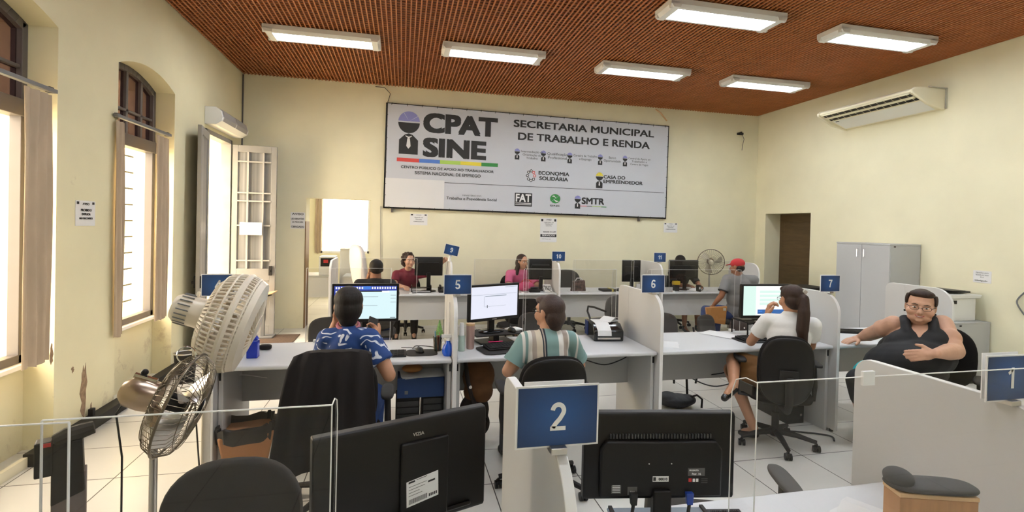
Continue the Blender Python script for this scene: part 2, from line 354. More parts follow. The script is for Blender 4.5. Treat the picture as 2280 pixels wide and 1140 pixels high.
# street doorway: frame and two grille leaves standing open
d = MB(); d.box(-0.12, 0.015, DOOR[0]-0.0, DOOR[0]+0.05, 0, DOORZ).box(-0.12, 0.015, DOOR[1]-0.05, DOOR[1], 0, DOORZ).box(-0.12, 0.015, DOOR[0], DOOR[1], DOORZ-0.06, DOORZ)
door = struct('door_1', d, M_door, bevel=0.003)
def leaf(w=0.60, h=2.80):
    f = MB(); t = 0.02; s = 0.075
    f.box(0, s, -t, t, 0.0, h).box(w-s, w, -t, t, 0.0, h).box(s, w-s, -t, t, h-0.10, h).box(s, w-s, -t, t, 0.0, 0.12).box(s, w-s, -t, t, 0.80, 0.98)
    f.box(s, w-s, -0.008, 0.008, 0.12, 0.80)
    f.prism([(s+0.05, 0.2), (w-s-0.05, 0.2), (w-s-0.05, 0.72), (s+0.05, 0.72)], 'y', -0.016, 0.016)
    return f
def leaf_bars(w=0.60, h=2.80):
    g = MB(); z0, z1 = 0.98, h-0.10
    for k in (0.30, 0.76): xx = 0.075+(w-0.15)*k; g.box(xx-0.012, xx+0.012, -0.03, -0.008, z0, z1)
    for zz in (1.10, 1.62, 1.98, 2.10, 2.56): g.box(0.075, w-0.075, -0.028, -0.010, zz-0.010, zz+0.010)
    return g
M_ribbed = mat('grey_ribbed_glass', (0.20, 0.20, 0.20), 0.35, noise=0.35, nscale=22, stretch=(1, 1, 0.01))
for k, (lx, ly, rz) in enumerate(((0.03, DOOR[1]-0.02, math.radians(2)), (0.03, DOOR[0]+0.02, math.radians(-78.5)))):
    l = leaf().build('door_leaf', M_door, door, bevel=0.004); l.location = (lx, ly, 0.02); l.rotation_euler = (0, 0, rz)
    leaf_bars().build('grille', mat('painted_grille', (0.36, 0.345, 0.32), 0.5), l)
    MB().box(0.075, 0.525, 0.004, 0.008, 0.98, 2.70).build('ribbed_pane', M_ribbed, l)
    MB().box(0.515, 0.56, -0.045, 0.045, 0.88, 1.02).box(0.53, 0.545, -0.07, -0.045, 0.93, 0.96).build('lock', M_dark, l, bevel=0.004)
# brown door in the right wall doorway
d = MB().box(WX+0.33, WX+0.37, RY0, RY1, 0, RZ); d2 = struct('door_2', d, M_brown)
MB().box(WX+0.322, WX+0.33, RY0+0.12, RY1-0.12, 0.15, 0.95).box(WX+0.322, WX+0.33, RY0+0.12, RY1-0.12, 1.1, RZ-0.15).build('door_panel', M_brown, d2, bevel=0.003)
mb = MB().box(WX+0.45, WX+0.5, RY0-0.3, RY1+0.3, 0, 2.6); struct('wall_corridor', mb, M_wall2)
# outside: pale paving and a sunlit facade across the street
mb = MB().box(-14, -0.46, -6, 20, -0.25, -0.13); struct('ground_outside', mb, mat('pale_paving', (0.62, 0.58, 0.50), 0.8, noise=0.1, nscale=3))
mb = MB().box(-3.2, -0.46, 8.35, 8.6, -0.13, 4.2); struct('wall_outside', mb, mat('yellow_outer_wall', (0.80, 0.72, 0.42), 0.8))
mb = MB().box(-3, 7, 13.6, 22, -0.25, -0.13); struct('ground_yard', mb, MATS['pale_paving'])
# ================================================================== ceiling lamps, wall fittings, sign, notices
def textfit(mb, body, o, right, up, u0, u1, v0, v1, mi=0, bold=0.0, lift=0.002):
    vs, fs = text_geo(body, 1.0, bold, 'CENTER')
    xs = [v.x for v in vs]; ys = [v.y for v in vs]; a, b, c, d = min(xs), max(xs), min(ys), max(ys)
    right = V(right).normalized(); up = V(up).normalized(); n = right.cross(up); o = V(o)
    nv = [mb.v(o+right*(u0+(p.x-a)/(b-a)*(u1-u0))+up*(v0+(p.y-c)/(d-c)*(v1-v0))+n*(lift+p.z)) for p in vs]
    for f in fs: mb.f([nv[i] for i in f], mi)

def lamp(label, loc):
    t = thing('ceiling_light', label, 'ceiling light', loc, 0, 'fluorescent ceiling lights')
    L, Wd, h = 1.32, 0.33, 0.085
    h0 = MB(); pr = [(-Wd/2, 0.0), (-Wd/2, -h*0.55), (-Wd/2+0.035, -h), (Wd/2-0.035, -h), (Wd/2, -h*0.55), (Wd/2, 0.0)]
    a = L/2
    # tray with a raised rim around the lit opening
    h0.box(-a, a, -Wd/2, Wd/2, -0.03, 0)
    h0.prism([(-Wd/2, -0.03), (-Wd/2, -h*.6), (-Wd/2+0.02, -h), (-Wd/2+0.045, -h), (-Wd/2+0.055, -0.03)], 'x', -a, a)
    h0.prism([(Wd/2, -0.03), (Wd/2, -h*.6), (Wd/2-0.02, -h), (Wd/2-0.045, -h), (Wd/2-0.055, -0.03)], 'x', -a, a)
    for sg in (-1, 1):
        h0.prism([(sg*a, -0.03), (sg*a, -h*.6), (sg*(a-0.03), -h), (sg*(a-0.10), -h), (sg*(a-0.12), -0.03)], 'y', -Wd/2, Wd/2)
    h0.build('housing', M_white, t, 30)
    MB().box(-a+0.11, a-0.11, -Wd/2+0.05, Wd/2-0.05, -0.06, -0.045).build('diffuser', M_lamp, t)
    for yy in (-0.06, 0.06):
        MB().cyl((-a+0.12, yy, -0.075), (a-0.12, yy, -0.075), 0.014, n=12).build('tube', M_lamp, t)
    return t
LX = [1.50, 3.58, 5.72, 7.70]
pl = ['leftmost in the row nearest the sign', 'second in the row nearest the sign', 'third in the row nearest the sign', 'last in the row nearest the sign, by the right wall']
l0 = lamp('lit fluorescent ceiling light, '+pl[0], (1.51, 6.36, H+.008))
for k in (1, 2, 3): copy_tree(l0, ((0, 3.585, 5.74, 7.76)[k], (0, 6.30, 6.40, 6.44)[k], H), 0, 'lit fluorescent ceiling light, '+pl[k])
copy_tree(l0, (5.66, 4.54, H), 0, 'lit fluorescent ceiling light at the top edge, ahead of the sign')
copy_tree(l0, (7.72, 4.60, H), 0, 'lit fluorescent ceiling light nearest the wall air conditioner')
for (x, y) in ((1.5, 2.6), (3.6, 2.6), (5.7, 2.6), (7.7, 2.6), (2.5, 0.3), (5.6, 0.3), (3.6, -1.6), (7.6, -1.2)):
    copy_tree(l0, (x, y, H), 0, 'lit fluorescent ceiling light behind the viewer', 'ceiling lights over the viewer')
copy_tree(l0, (2.0, 10.3, 3.0), 0, 'lit fluorescent ceiling light in the side room', 'ceiling lights over the viewer')

# air conditioner on the right wall
t = thing('air_conditioner', 'cream air conditioner hung high on the right wall', 'air conditioner', (WX, 5.03, 3.36))
prof = [(0, 0.25), (-0.42, 0.25), (-0.50, 0.235), (-0.54, 0.205), (-0.53, 0.18), (-0.06, 0.0), (0, 0.0)]
m = MB(); m.prism(prof, 'y', 0.0, 1.40); m.build('casing', M_ivory, t, 30, bevel=0.008)
for y0, y1, nm in ((-0.035, 0.0, 'end_cap'), (1.40, 1.435, 'end_cap')):
    m = MB(); m.prism([(0, 0.255), (-0.40, 0.255), (-0.50, 0.245), (-0.555, 0.205), (-0.535, 0.165), (-0.30, 0.04), (-0.06, -0.012), (0, -0.012)], 'y', y0, y1); m.build(nm, M_ivory, t, 30, bevel=0.012, seg=3)
dv = V((-0.53+0.06, 0, 0.18)).normalized(); nn = V((-0.18, 0, -0.47)).normalized()
def acp(s, y, l): p = V((-0.06, 0, 0.0))+V((-0.47, 0, 0.18))*s+nn*l; return (p.x, y, p.z)
m = MB()
m.quad([acp(.58, .03, .003), acp(.58, 1.37, .003), acp(.985, 1.37, .003), acp(.985, .03, .003)]); m.build('air_outlet', M_dark, t)
m = MB()
for s0, s1 in ((.58, .60), (.74, .815), (.955, .985)):
    A = [m.v(acp(s, y, l)) for s in (s0, s1) for y in (.03, 1.37) for l in (.003, .016)]
    for q in ((0, 2, 3, 1), (4, 5, 7, 6), (0, 1, 5, 4), (2, 6, 7, 3), (0, 4, 6, 2), (1, 3, 7, 5)): m.f([A[i] for i in q])
for k in range(13):
    y = 0.08+k*1.24/12; m.tube([acp(.60, y, .006), acp(.98, y, .006)], 0.0022, 6)
m.build('louver', M_ivory, t)
m = MB(); m.quad([acp(.03, .04, .004), acp(.03, 1.36, .004), acp(.57, 1.36, .004), acp(.57, .04, .004)]); m.build('front_panel', M_white, t)
m = MB(); m.quad([acp(.48, 1.27, .006), acp(.48, 1.33, .006), acp(.52, 1.33, .006), acp(.52, 1.27, .006)]); m.build('badge', M_dark, t)
m = MB().box(-0.3, 0.0, -0.05, -0.035, 0.255, 0.265).box(-0.02, 0.0, -0.05, -0.035, 0.0, 0.265); m.build('bracket', M_metal, t)

# air curtain above the street door
t = thing('air_curtain', 'white air curtain box mounted above the street door', 'air curtain', (0.0, 6.96, 2.93))
prof = [(0.0, 0.0), (0.13, 0.0), (0.20, 0.05), (0.215, 0.10), (0.19, 0.18), (0.13, 0.225), (0.0, 0.225)]
MB().prism(prof, 'y', 0, 1.06).build('casing', M_white, t, 30, bevel=0.006)
for k in (0, 1):
    m = MB()
    gp = [(0.195, 0.05), (0.216, 0.10), (0.193, 0.18), (0.15, 0.213)]
    y0 = 0.04+k*0.5; y1 = y0+0.47
    for a, b in zip(gp, gp[1:]): m.quad([(a[0]+.005, y0, a[1]), (a[0]+.005, y1, a[1]), (b[0]+.005, y1, b[1]+.004), (b[0]+.005, y0, b[1]+.004)])
    m.build('grille', mat('warm_grey_mesh', (0.33, 0.31, 0.29), 0.6), t)
MB().box(0.0, 0.04, 1.10, 1.2, 0.02, 0.07).build('socket', M_white, t, bevel=0.004)

# blinds drawn aside on rails
def blind(name, label, y0, y1, z0, z1, x=0.03, folds=3, amp=0.018, skew=0.0):
    m = MB(); n = folds*8; rows = 10; A = []
    for side in (0, 1):
        for r in range(rows+1):
            f = r/rows; z = z1+(z0-z1)*f; row = []
            for i in range(n+1):
                u = i/n; wv = math.sin(u*folds*2*PI+0.6*math.sin(f*3))*amp*(0.7+0.3*f)
                row.append(m.v((x+wv+side*0.004, y0+(y1-y0)*u+skew*f+0.006*math.sin(f*7+u*5), z+(0.012*math.sin(u*9) if r == rows else 0))))
            A.append(row)
    h = rows+1
    for r in range(rows):
        for i in range(n):
            m.f([A[r][i], A[r][i+1], A[r+1][i+1], A[r+1][i]]); m.f([A[h+r][i], A[h+r+1][i], A[h+r+1][i+1], A[h+r][i+1]])
    for r in range(rows):
        m.f([A[r][0], A[r+1][0], A[h+r+1][0], A[h+r][0]]); m.f([A[r][n], A[h+r][n], A[h+r+1][n], A[r+1][n]])
    for i in range(n): m.f([A[0][i], A[h][i], A[h][i+1], A[0][i+1]]); m.f([A[rows][i], A[rows][i+1], A[h+rows][i+1], A[h+rows][i]])
    return tag(m.build(name, M_curtain, None, 60), label, 'blind', 'beige window blinds')
blind('window_blind', 'wide beige blind drawn aside at the window by the left edge', 3.875, 4.14, 0.68, 2.57)
blind('window_blind', 'narrow brown blind at the near side of the arched window', 4.94, 5.075, 0.66, 2.56, folds=2)
blind('window_blind', 'beige blind at the door side of the arched window', 5.66, 5.93, 0.66, 2.56)
for lb, y0, y1 in (('dark blind rail across the window at the left edge', 3.2, 4.17), ('dark blind rail across the arched window beside the door', 4.93, 5.95)):
    t = thing('blind_rail', lb, 'blind rail', (0.03, y0, 2.59), 0, 'blind rails')
    MB().box(-0.02, 0.02, 0, y1-y0, 0.0, 0.028).build('rail', M_gcable, t, bevel=0.003)
    for yy in (0.06, y1-y0-0.03): MB().box(-0.03, 0.0, yy-0.02, yy+0.02, 0.0, 0.04).build('bracket', M_dark, t)
o = blind('window_blind', 'brown blind beside the bright window of the side room', 0.0, 0.14, 1.0, 2.5, x=0.0, folds=2)
o.location = (0.52, 11.97, 0); o.rotation_euler = (0, 0, -PI/2)

# ------------------------------------------------------------------ the big banner
so = V((2.191, D-0.062, 1.993)); sr = V((5.08, 0, -0.045)).normalized(); su = V((-sr.z, 0, sr.x))
ssx = thing('banner_sign', 'large pale grey office sign in a black frame on the back wall', 'sign', tuple(so))
WB, HB = 5.085, 1.70
R0 = Matrix(((sr.x, 0, su.x), (0, 1, 0), (sr.z, 0, su.z))).to_4x4()
def smb():
    m = MB(); m.xf = R0; return m
m = smb(); m.box(-0.02, WB+0.02, 0.012, 0.06, -0.025, 0.0).box(-0.02, WB+0.02, 0.012, 0.06, HB, HB+0.015).box(-0.03, 0.0, 0.012, 0.06, -0.025, HB+0.015).box(WB, WB+0.025, 0.012, 0.06, -0.025, HB+0.015)
m.build('frame', M_black, ssx)
M_ban = mat('pale_grey_vinyl', (0.56, 0.58, 0.63), 0.45)
m = smb(); m.box(0, WB, 0.0, 0.03, 0, HB); m.build('banner_sheet', M_ban, ssx)
m = smb(); m.box(-0.005, 0.962, -0.003, 0.0, 0.0, 0.477); m.build('white_patch', mat('white_vinyl', (0.72, 0.72, 0.72), 0.5), ssx)
tie = None
def cable_tie(p0, p1):
    m = smb(); m.tube([p0, p1], 0.004, 5); m.build('cable_tie', M_dark, ssx)
for k in range(21):
    x = 0.06+k*(WB-0.12)/20
    for z in (-0.012, HB): cable_tie((x, -0.004, z-0.02), (x+0.006, -0.006, z+0.02))
for k in range(1, 9):
    z = k*HB/9
    for x in (-0.01, WB): cable_tie((x-0.018, -0.005, z), (x+0.018, -0.005, z+.005))
for x in (0.10, 4.55):
    m = smb(); m.box(x, x+0.03, 0.0, 0.06, -0.09, -0.02); m.build('bracket', M_frame, ssx)
C_bar = [(0.60, 0.06, 0.05), (0.07, 0.18, 0.55), (0.38, 0.58, 0.10), (0.72, 0.60, 0.05), (0.03, 0.24, 0.05)]
mb_ = [mat('bar_%s' % n, c, 0.5) for n, c in zip(('red', 'blue', 'lime', 'yellow', 'green'), C_bar)]
M_lav = mat('lavender_print', (0.24, 0.25, 0.56), 0.5); M_wp = mat('white_print', (0.75, 0.75, 0.75), 0.5); M_or = mat('orange_print', (0.8, 0.35, 0.03), .5)
inks = [M_ink, M_lav, M_wp]+mb_
IK, LV, WP, B0 = 0, 1, 2, 3
def poly(mm, pts, mi, l): mm.f([mm.v((p[0], -l, p[1])) for p in pts], mi)
def arc(cx, cz, r, a0, a1, n=24, rz=None): return [(cx+r*math.cos(math.radians(a0+(a1-a0)*i/n)), cz+(rz or r)*math.sin(math.radians(a0+(a1-a0)*i/n))) for i in range(n+1)]
def figure(mm, cx, cz, s, top=LV, l=0.003):
    """round head with a coloured cap half over a suit body with a tie"""
    poly(mm, arc(cx, cz, .175*s, 4, 176), top, l); poly(mm, arc(cx, cz-.012*s, .175*s, 180, 360), IK, l)
    for a in (35, 120): poly(mm, [(cx+.0*s, cz+.01*s), (cx+.17*s*math.cos(math.radians(a)), cz+.17*s*math.sin(math.radians(a))), (cx+.17*s*math.cos(math.radians(a+2)), cz+.17*s*math.sin(math.radians(a+2)))], WP, l+.001)
    by = cz-.19*s
    poly(mm, [(cx-.155*s, by-.345*s), (cx+.155*s, by-.345*s), (cx+.155*s, by-.11*s), (cx+.06*s, by-.02*s), (cx, by), (cx-.06*s, by-.02*s), (cx-.155*s, by-.11*s)], IK, l)
    poly(mm, [(cx-.055*s, by-.035*s), (cx, by-.055*s), (cx+.055*s, by-.035*s), (cx+.045*s, by-.055*s), (cx, by-.08*s), (cx-.045*s, by-.055*s)], WP, l+.001)
    poly(mm, [(cx-.02*s, by-.08*s), (cx+.02*s, by-.08*s), (cx+.035*s, by-.21*s), (cx, by-.255*s), (cx-.035*s, by-.21*s)], WP, l+.001)
m = smb(); figure(m, 0.349, 1.42, 1.0)
for x0, x1, k in ((0.167, .531, 0), (.531, .875, 1), (.875, 1.222, 2), (1.222, 1.58, 3), (1.58, 1.87, 4)): m.quad([(x0, -.003, .758), (x1, -.003, .758), (x1, -.003, .82), (x0, -.003, .82)], B0+k)
m.quad([(0.963, -.003, .440), (5.043, -.003, .458), (5.043, -.003, .466), (0.963, -.003, .448)], IK)
m.quad([(2.186, -.003, .100), (2.5, -.003, .100), (2.5, -.003, .332), (2.186, -.003, .332)], IK)
for z in (.125, .150): m.quad([(2.2, -.004, z), (2.485, -.004, z), (2.485, -.004, z+.010), (2.2, -.004, z+.010)], WP)
# round green S mark
poly(m, arc(2.92, .258, .092, 40, 220, 20, .082), B0+4, .003); poly(m, arc(2.925, .258, .092, 220, 400, 20, .082), B0+4, .003)
poly(m, [(2.86, .30), (2.90, .315), (2.95, .26), (2.90, .29)], WP, .004); poly(m, [(2.99, .215), (2.94, .20), (2.89, .25), (2.95, .225)], WP, .004)
figure(m, 3.345, .275, .33, LV); figure(m, 3.748, .70, .40, B0+3)
for x, z in ((2.205, 1.055), (2.68, 1.05), (3.17, 1.045), (3.75, 1.05), (4.235, 1.055)): figure(m, x, z, .27, LV)
for k in range(8):   # ring of small hands
    a = k*PI/4; cx, cz = 2.467+.065*math.cos(a), .642+.085*math.sin(a)
    poly(m, [(cx+.03*math.cos(a+q), cz+.03*math.sin(a+q)) for q in (0, 1.2, 2.4, 3.6, 4.9)], IK if k not in (0, 1) else B0, .003)
    poly(m, [(cx+.016*math.cos(a+q), cz+.016*math.sin(a+q)) for q in (0, 1.2, 2.4, 3.6, 4.9)], WP, .004)
m.quad([(3.32, -.003, .145), (3.52, -.003, .145), (3.52, -.003, .155), (3.32, -.003, .155)], B0); m.quad([(3.52, -.003, .145), (3.62, -.003, .145), (3.62, -.003, .155), (3.52, -.003, .155)], IK); m.quad([(3.62, -.003, .145), (3.80, -.003, .145), (3.80, -.003, .155), (3.62, -.003, .155)], B0+2); m.quad([(3.80, -.003, .142), (3.9, -.003, .142), (3.9, -.003, .155), (3.80, -.003, .155)], B0+4)
m.build('emblems', inks, ssx, None, recalc=False)
m = smb(); RT, UP, O0 = (1, 0, 0), (0, 0, 1), (0, 0, 0)
def T(b, u0, u1, v0, v1, bold=.02, mi=0): textfit(m, b, O0, RT, UP, u0, u1, v0, v1, mi, bold, .003 if mi == 0 else .005)
T('CPAT', .58, 1.845, 1.265, 1.60, .05); T('SINE', .585, 1.66, .86, 1.185, .05)
T('CENTRO PÚBLICO DE APOIO AO TRABALHADOR', .238, 1.80, .65, .705, .015); T('SISTEMA NACIONAL DE EMPREGO', .465, 1.575, .56, .612, .015)
T('SECRETARIA MUNICIPAL', 2.126, 4.797, 1.475, 1.60, .026); T('DE TRABALHO E RENDA', 2.21, 4.718, 1.255, 1.385, .026)
T('ECONOMIA\nSOLIDÁRIA', 2.602, 3.171, .575, .735, .03); T('CASA DO', 3.826, 4.25, .665, .727, .03); T('EMPREENDEDOR', 3.826, 4.60, .583, .645, .03)
T('SMTR', 3.421, 3.856, .185, .305, .035); T('FAT', 2.205, 2.48, .178, .315, .03, 1); T('SINE', 2.83, 3.01, .118, .148, .02)
T('MINISTÉRIO DO', 1.273, 1.597, .232, .262, .0); T('Trabalho e Previdência Social', 1.003, 1.867, .165, .213, .012)
for x, tx, w, zz in ((2.275, 'Intermediação de\nOrientação do\nTrabalho', .40, 0), (2.75, 'Qualificação\nProfissional', .38, .03), (3.24, 'Carteira de Trabalho\ne Emprego', .45, .03), (3.82, 'Banco\nOportunidade', .33, .03), (4.30, 'Central de Apoio ao\nTrabalhador e\nCentro de Vagas', .44, 0)):
    T(tx, x, x+w, .93+zz, 1.08-zz*.3, .0)
m.build('lettering', [M_ink, M_wp], ssx, None, recalc=False)

# ------------------------------------------------------------------ printed notices
def notice(label, o, right, up, w, h, lines, corner=True, tilt=0.0, band=None):
    o = V(o); right = V(right).normalized(); up = V(up).normalized(); n = right.cross(up)
    t = thing('notice', label, 'notice', tuple(o), 0, 'printed notices')
    m = MB()
    P = lambda u, v, l: right*u+up*v+n*l
    m.quad([P(0, 0, .002), P(w, 0, .002), P(w, h, .002), P(0, h, .002)]); m.quad([P(0, 0, 0), P(0, h, 0), P(w, h, 0), P(w, 0, 0)])
    for a, b in (((0, 0), (w, 0)), ((w, 0), (w, h)), ((w, h), (0, h)), ((0, h), (0, 0))): m.quad([P(*a, 0), P(*b, 0), P(*b, .002), P(*a, .002)])
    m.build('sheet', M_paper, t, None)
    m = MB()
    for (tx, u0, u1, v0, v1, bold) in lines: textfit(m, tx, (0, 0, 0), right, up, u0*w, u1*w, v0*h, v1*h, 0, bold, .003)
    if corner:
        for u in (.05, .83): m.quad([P(u*w, .86*h, .003), P((u+.12)*w, .86*h, .003), P((u+.12)*w, .96*h, .003), P(u*w, .96*h, .003)])
    if band:
        m.quad([P(.02*w, band[0]*h, .003), P(.98*w, band[0]*h, .003), P(.98*w, band[1]*h, .003), P(.02*w, band[1]*h, .003)])
    m.build('print', M_ink, t, None, recalc=False)
    if band:
        m = MB(); textfit(m, 'SERVIÇOS', (0, 0, 0), right, up, .12*w, .88*w, (band[0]+.02)*h, (band[1]-.02)*h, 0, .02, .004); m.build('band_print', M_paper, t, None, recalc=False)
    return t
LWR = (0, 1, 0)     # left wall: text runs along +y, facing +x
notice('white printed notice taped to the left wall between the windows', (0.002, 4.462, 1.64), LWR, (0, 0, 1), .25, .20, [('AVISO', .33, .68, .83, .92, .02), ('PROIBIDO', .25, .80, .58, .68, .03), ('ENTRADA', .30, .74, .42, .52, .03), ('NÃO FUNCIONÁRIOS', .18, .86, .26, .36, .03)])
bw = lambda *a, **k: notice(*a, **k)
notice('small notice on the back wall between the door leaf and the opening', (0.735, D-.002, 1.60), (1, 0, 0), (0, 0, 1), .215, .26, [('AVISO', .1, .9, .84, .97, .02), ('USO OBRIGATÓRIO', .05, .95, .55, .68, .02), ('DE MÁSCARA', .12, .88, .36, .48, .02), ('OBRIGADO', .05, .95, .06, .18, .02)], corner=False)
notice('notice just under the left end of the large sign', (2.60, D-.002, 1.70), (1, 0, 0), (0, 0, 1), .29, .19, [('ATENÇÃO', .35, .65, .86, .93, .02), ('Aguarde ser\nchamado', .25, .75, .45, .75, 0), ('OBRIGADO', .2, .8, .28, .36, .02)])
notice('tall poster with a black band under the middle of the large sign', (4.87, D-.002, 1.45), (1, 0, 0), (0, 0, 1), .31, .43, [('AVISO', .36, .66, .90, .96, .02), ('CARTEIRA DE\nTRABALHO\nDIGITAL', .22, .80, .66, .84, 0), ('BAIXE O APP', .2, .95, .40, .45, .02), ('Informe-se aqui', .12, .65, .11, .15, 0)], band=(.21, .33))
notice('notice under the right end of the large sign', (7.285, D-.002, 1.67), (1, 0, 0), (0, 0, 1), .285, .18, [('ATENÇÃO', .35, .65, .86, .93, .02), ('Aguarde ser\nchamado', .22, .78, .48, .75, 0), ('OBRIGADO', .15, .85, .30, .38, .02)])
notice('crumpled notice on the right wall above the printer', (WX-.002, 4.62, 1.17), (0, -1, 0), (0, 0, 1), .19, .145, [('Mantenha a porta\nfechada por causa\ndo ar', .15, .85, .42, .90, 0), ('Obrigado', .1, .8, .10, .24, .01)], corner=False)
t = thing('paper_card', 'blank white card on the grille of the open door leaf', 'paper', (0.15, DOOR[1]-0.06, 1.50))
MB().box(0.0, 0.30, -0.006, 0.0, 0.0, 0.185).build('sheet', M_paper, t); MB().box(0.02, 0.28, -0.008, -0.006, 0.012, 0.026).build('clip_strip', M_edge, t)
# loose wires and small wall bits
m = MB().tube([(2.0, D-.01, H-.02), (2.15, D-.012, H-.03), (2.24, D-.012, H-.12), (2.2, D-.012, 3.72)], .005, 6); tag(m.build('wall_wire', M_cable), 'thin black wire dropping from the ceiling to the big sign', 'wire')
m = MB().tube([(2.12, D-.01, 2.0), (2.13, D-.01, 1.4), (2.15, D-.01, .8)], .004, 6); tag(m.build('wall_wire', M_gcable), 'thin wire running down the back wall under the sign', 'wire')
t = thing('wall_hook', 'dark bracket with a loose wire high in the right back corner', 'wall bracket', (8.85, D, 3.62))
MB().box(-.05, .06, -.05, 0, -.02, .02).box(-.02, .0, -.09, -.04, -.02, .03).build('bracket', M_dark, t); MB().tube([(0.04, -.03, 0), (.09, -.03, -.1), (.06, -.03, -.22), (.05, -.03, -.32)], .005, 6).build('wire', M_frame, t)
m = MB().tube([(7.05, D-.01, H-.02), (7.15, D-.015, H-.08), (7.28, D-.02, H-.22)], .012, 6); tag(m.build('wall_stub', M_woodlt), 'broken batten end hanging above the right end of the sign', 'wood strip')
# ================================================================== people
def remesh(name, prims, vox, sm, m, parent, fac=0.5):
    b = MB()
    for p in prims:
        if p[0] == 'c':
            _, a, c, r0, r1 = p; a = V(a); c = V(c)
            n = 14
            b.ell(a, r0, seg=n, rings=8); b.ell(c, r1, seg=n, rings=8)
            if (c-a).length > 1e-4: b.cyl(a, c, r0, r1, n)
        elif p[0] == 'b': b.cyl(p[1], p[2], p[3], p[4], 18)
        elif p[0] == 'e': b.ell(p[1], p[2], p[3] if len(p) > 3 else None, seg=20, rings=12)
    bmesh.ops.recalc_face_normals(b.bm, faces=b.bm.faces[:])
    me = bpy.data.meshes.new(name); b.bm.to_mesh(me); b.bm.free()
    o = bpy.data.objects.new(name, me); COL.objects.link(o)
    md = o.modifiers.new('r', 'REMESH'); md.mode = 'VOXEL'; md.voxel_size = vox; md.use_smooth_shade = True
    if sm: s = o.modifiers.new('s', 'SMOOTH'); s.factor = fac; s.iterations = sm
    dg = bpy.context.evaluated_depsgraph_get(); me2 = bpy.data.meshes.new_from_object(o.evaluated_get(dg))
    o.modifiers.clear(); o.data = me2; bpy.data.meshes.remove(me); me2.materials.clear(); me2.materials.append(m)
    me2.polygons.foreach_set('use_smooth', [True]*len(me2.polygons))
    if parent: o.parent = parent
    me2.name = name
    return o
def basis(fwd, up=(0, 0, 1)):
    f = V(fwd).normalized(); r = f.cross(V(up)).normalized(); u = r.cross(f); return Matrix((r, f, u)).transposed()
def cap(a, b, r0, r1): return ('c', a, b, r0, r1)
def hand(W, d, n, right=True, curl=0.35, s=1.0, spread=0.10, thumb=0.5, curls=None):
    """palm, four unequal bent fingers and a side thumb"""
    d = V(d).normalized(); n = V(n); n = (n-d*n.dot(d)).normalized(); ac = d.cross(n)*(1 if right else -1)    # thumb side
    P = [('e', W+d*0.052*s, (0.040*s, 0.054*s, 0.017*s), Matrix((ac, d, n)).transposed()), cap(W, W+d*0.05*s, 0.026*s, 0.024*s)]
    for k, (ln, off) in enumerate(((0.074, 0.029), (0.082, 0.010), (0.076, -0.010), (0.060, -0.028))):
        c = (curls or [curl]*4)[k]; p = W+d*(0.092-0.004*abs(k-1))*s+ac*off*s; a = 0.0; dd = (d+ac*(off*spread*14)).normalized()
        q = W+d*0.05*s+ac*off*0.8*s; P.append(cap(q, p, 0.012*s, 0.0115*s))
        for j, (fr, ca) in enumerate(((0.45, c), (0.30, c*1.3), (0.25, c*0.9))):
            a += ca; v = dd*math.cos(a)+n*math.sin(a); e = p+v*(ln*fr*s); P.append(cap(p, e, (0.0112-0.0008*j)*s, (0.0105-0.0009*j)*s)); p = e
    t0 = W+d*0.030*s+ac*0.026*s; t1 = t0+(ac*0.75+d*0.65+n*0.30*thumb).normalized()*0.040*s; t2 = t1+(ac*0.35+d*0.9+n*0.5*thumb).normalized()*0.034*s
    P += [cap(W+d*0.018*s, t0, 0.017*s, 0.0155*s), cap(t0, t1, 0.0145*s, 0.0125*s), cap(t1, t2, 0.0125*s, 0.010*s)]
    return P
def head(C, R, s=1.0, fat=0.0):
    """skin prims of a head centred at C; R columns right, forward, up"""
    q = lambda x, y, z: V(C)+R@V((x*s, y*s, z*s))
    P = [('e', q(0, -0.012, 0.028), (0.074*s, 0.093*s, 0.080*s), R), ('e', q(0, 0.022, -0.025), ((0.062+fat*.6)*s, 0.066*s, 0.080*s), R), ('e', q(0, 0.040, -0.072), ((0.044+fat)*s, 0.044*s, 0.034*s), R),
         ('e', q(0, 0.062, 0.026), (0.050*s, 0.026*s, 0.022*s), R), cap(q(0, 0.084, 0.004), q(0, 0.104, -0.030), 0.0085*s, 0.0135*s), ('e', q(0, 0.098, -0.034), (0.019*s, 0.012*s, 0.010*s), R),
         ('e', q(0.040, 0.058, -0.030), ((0.026+fat*.5)*s, 0.024*s, 0.028*s), R), ('e', q(-0.040, 0.058, -0.030), ((0.026+fat*.5)*s, 0.024*s, 0.028*s), R), ('e', q(0, 0.080, -0.083), (0.020*s, 0.014*s, 0.015*s), R),
         ('e', q(0, 0.080, -0.058), (0.026*s, 0.014*s, 0.014*s), R)]
    for sx in (-1, 1): P += [('e', q(sx*0.076, -0.006, -0.008), (0.011*s, 0.020*s, 0.032*s), R)]
    return P
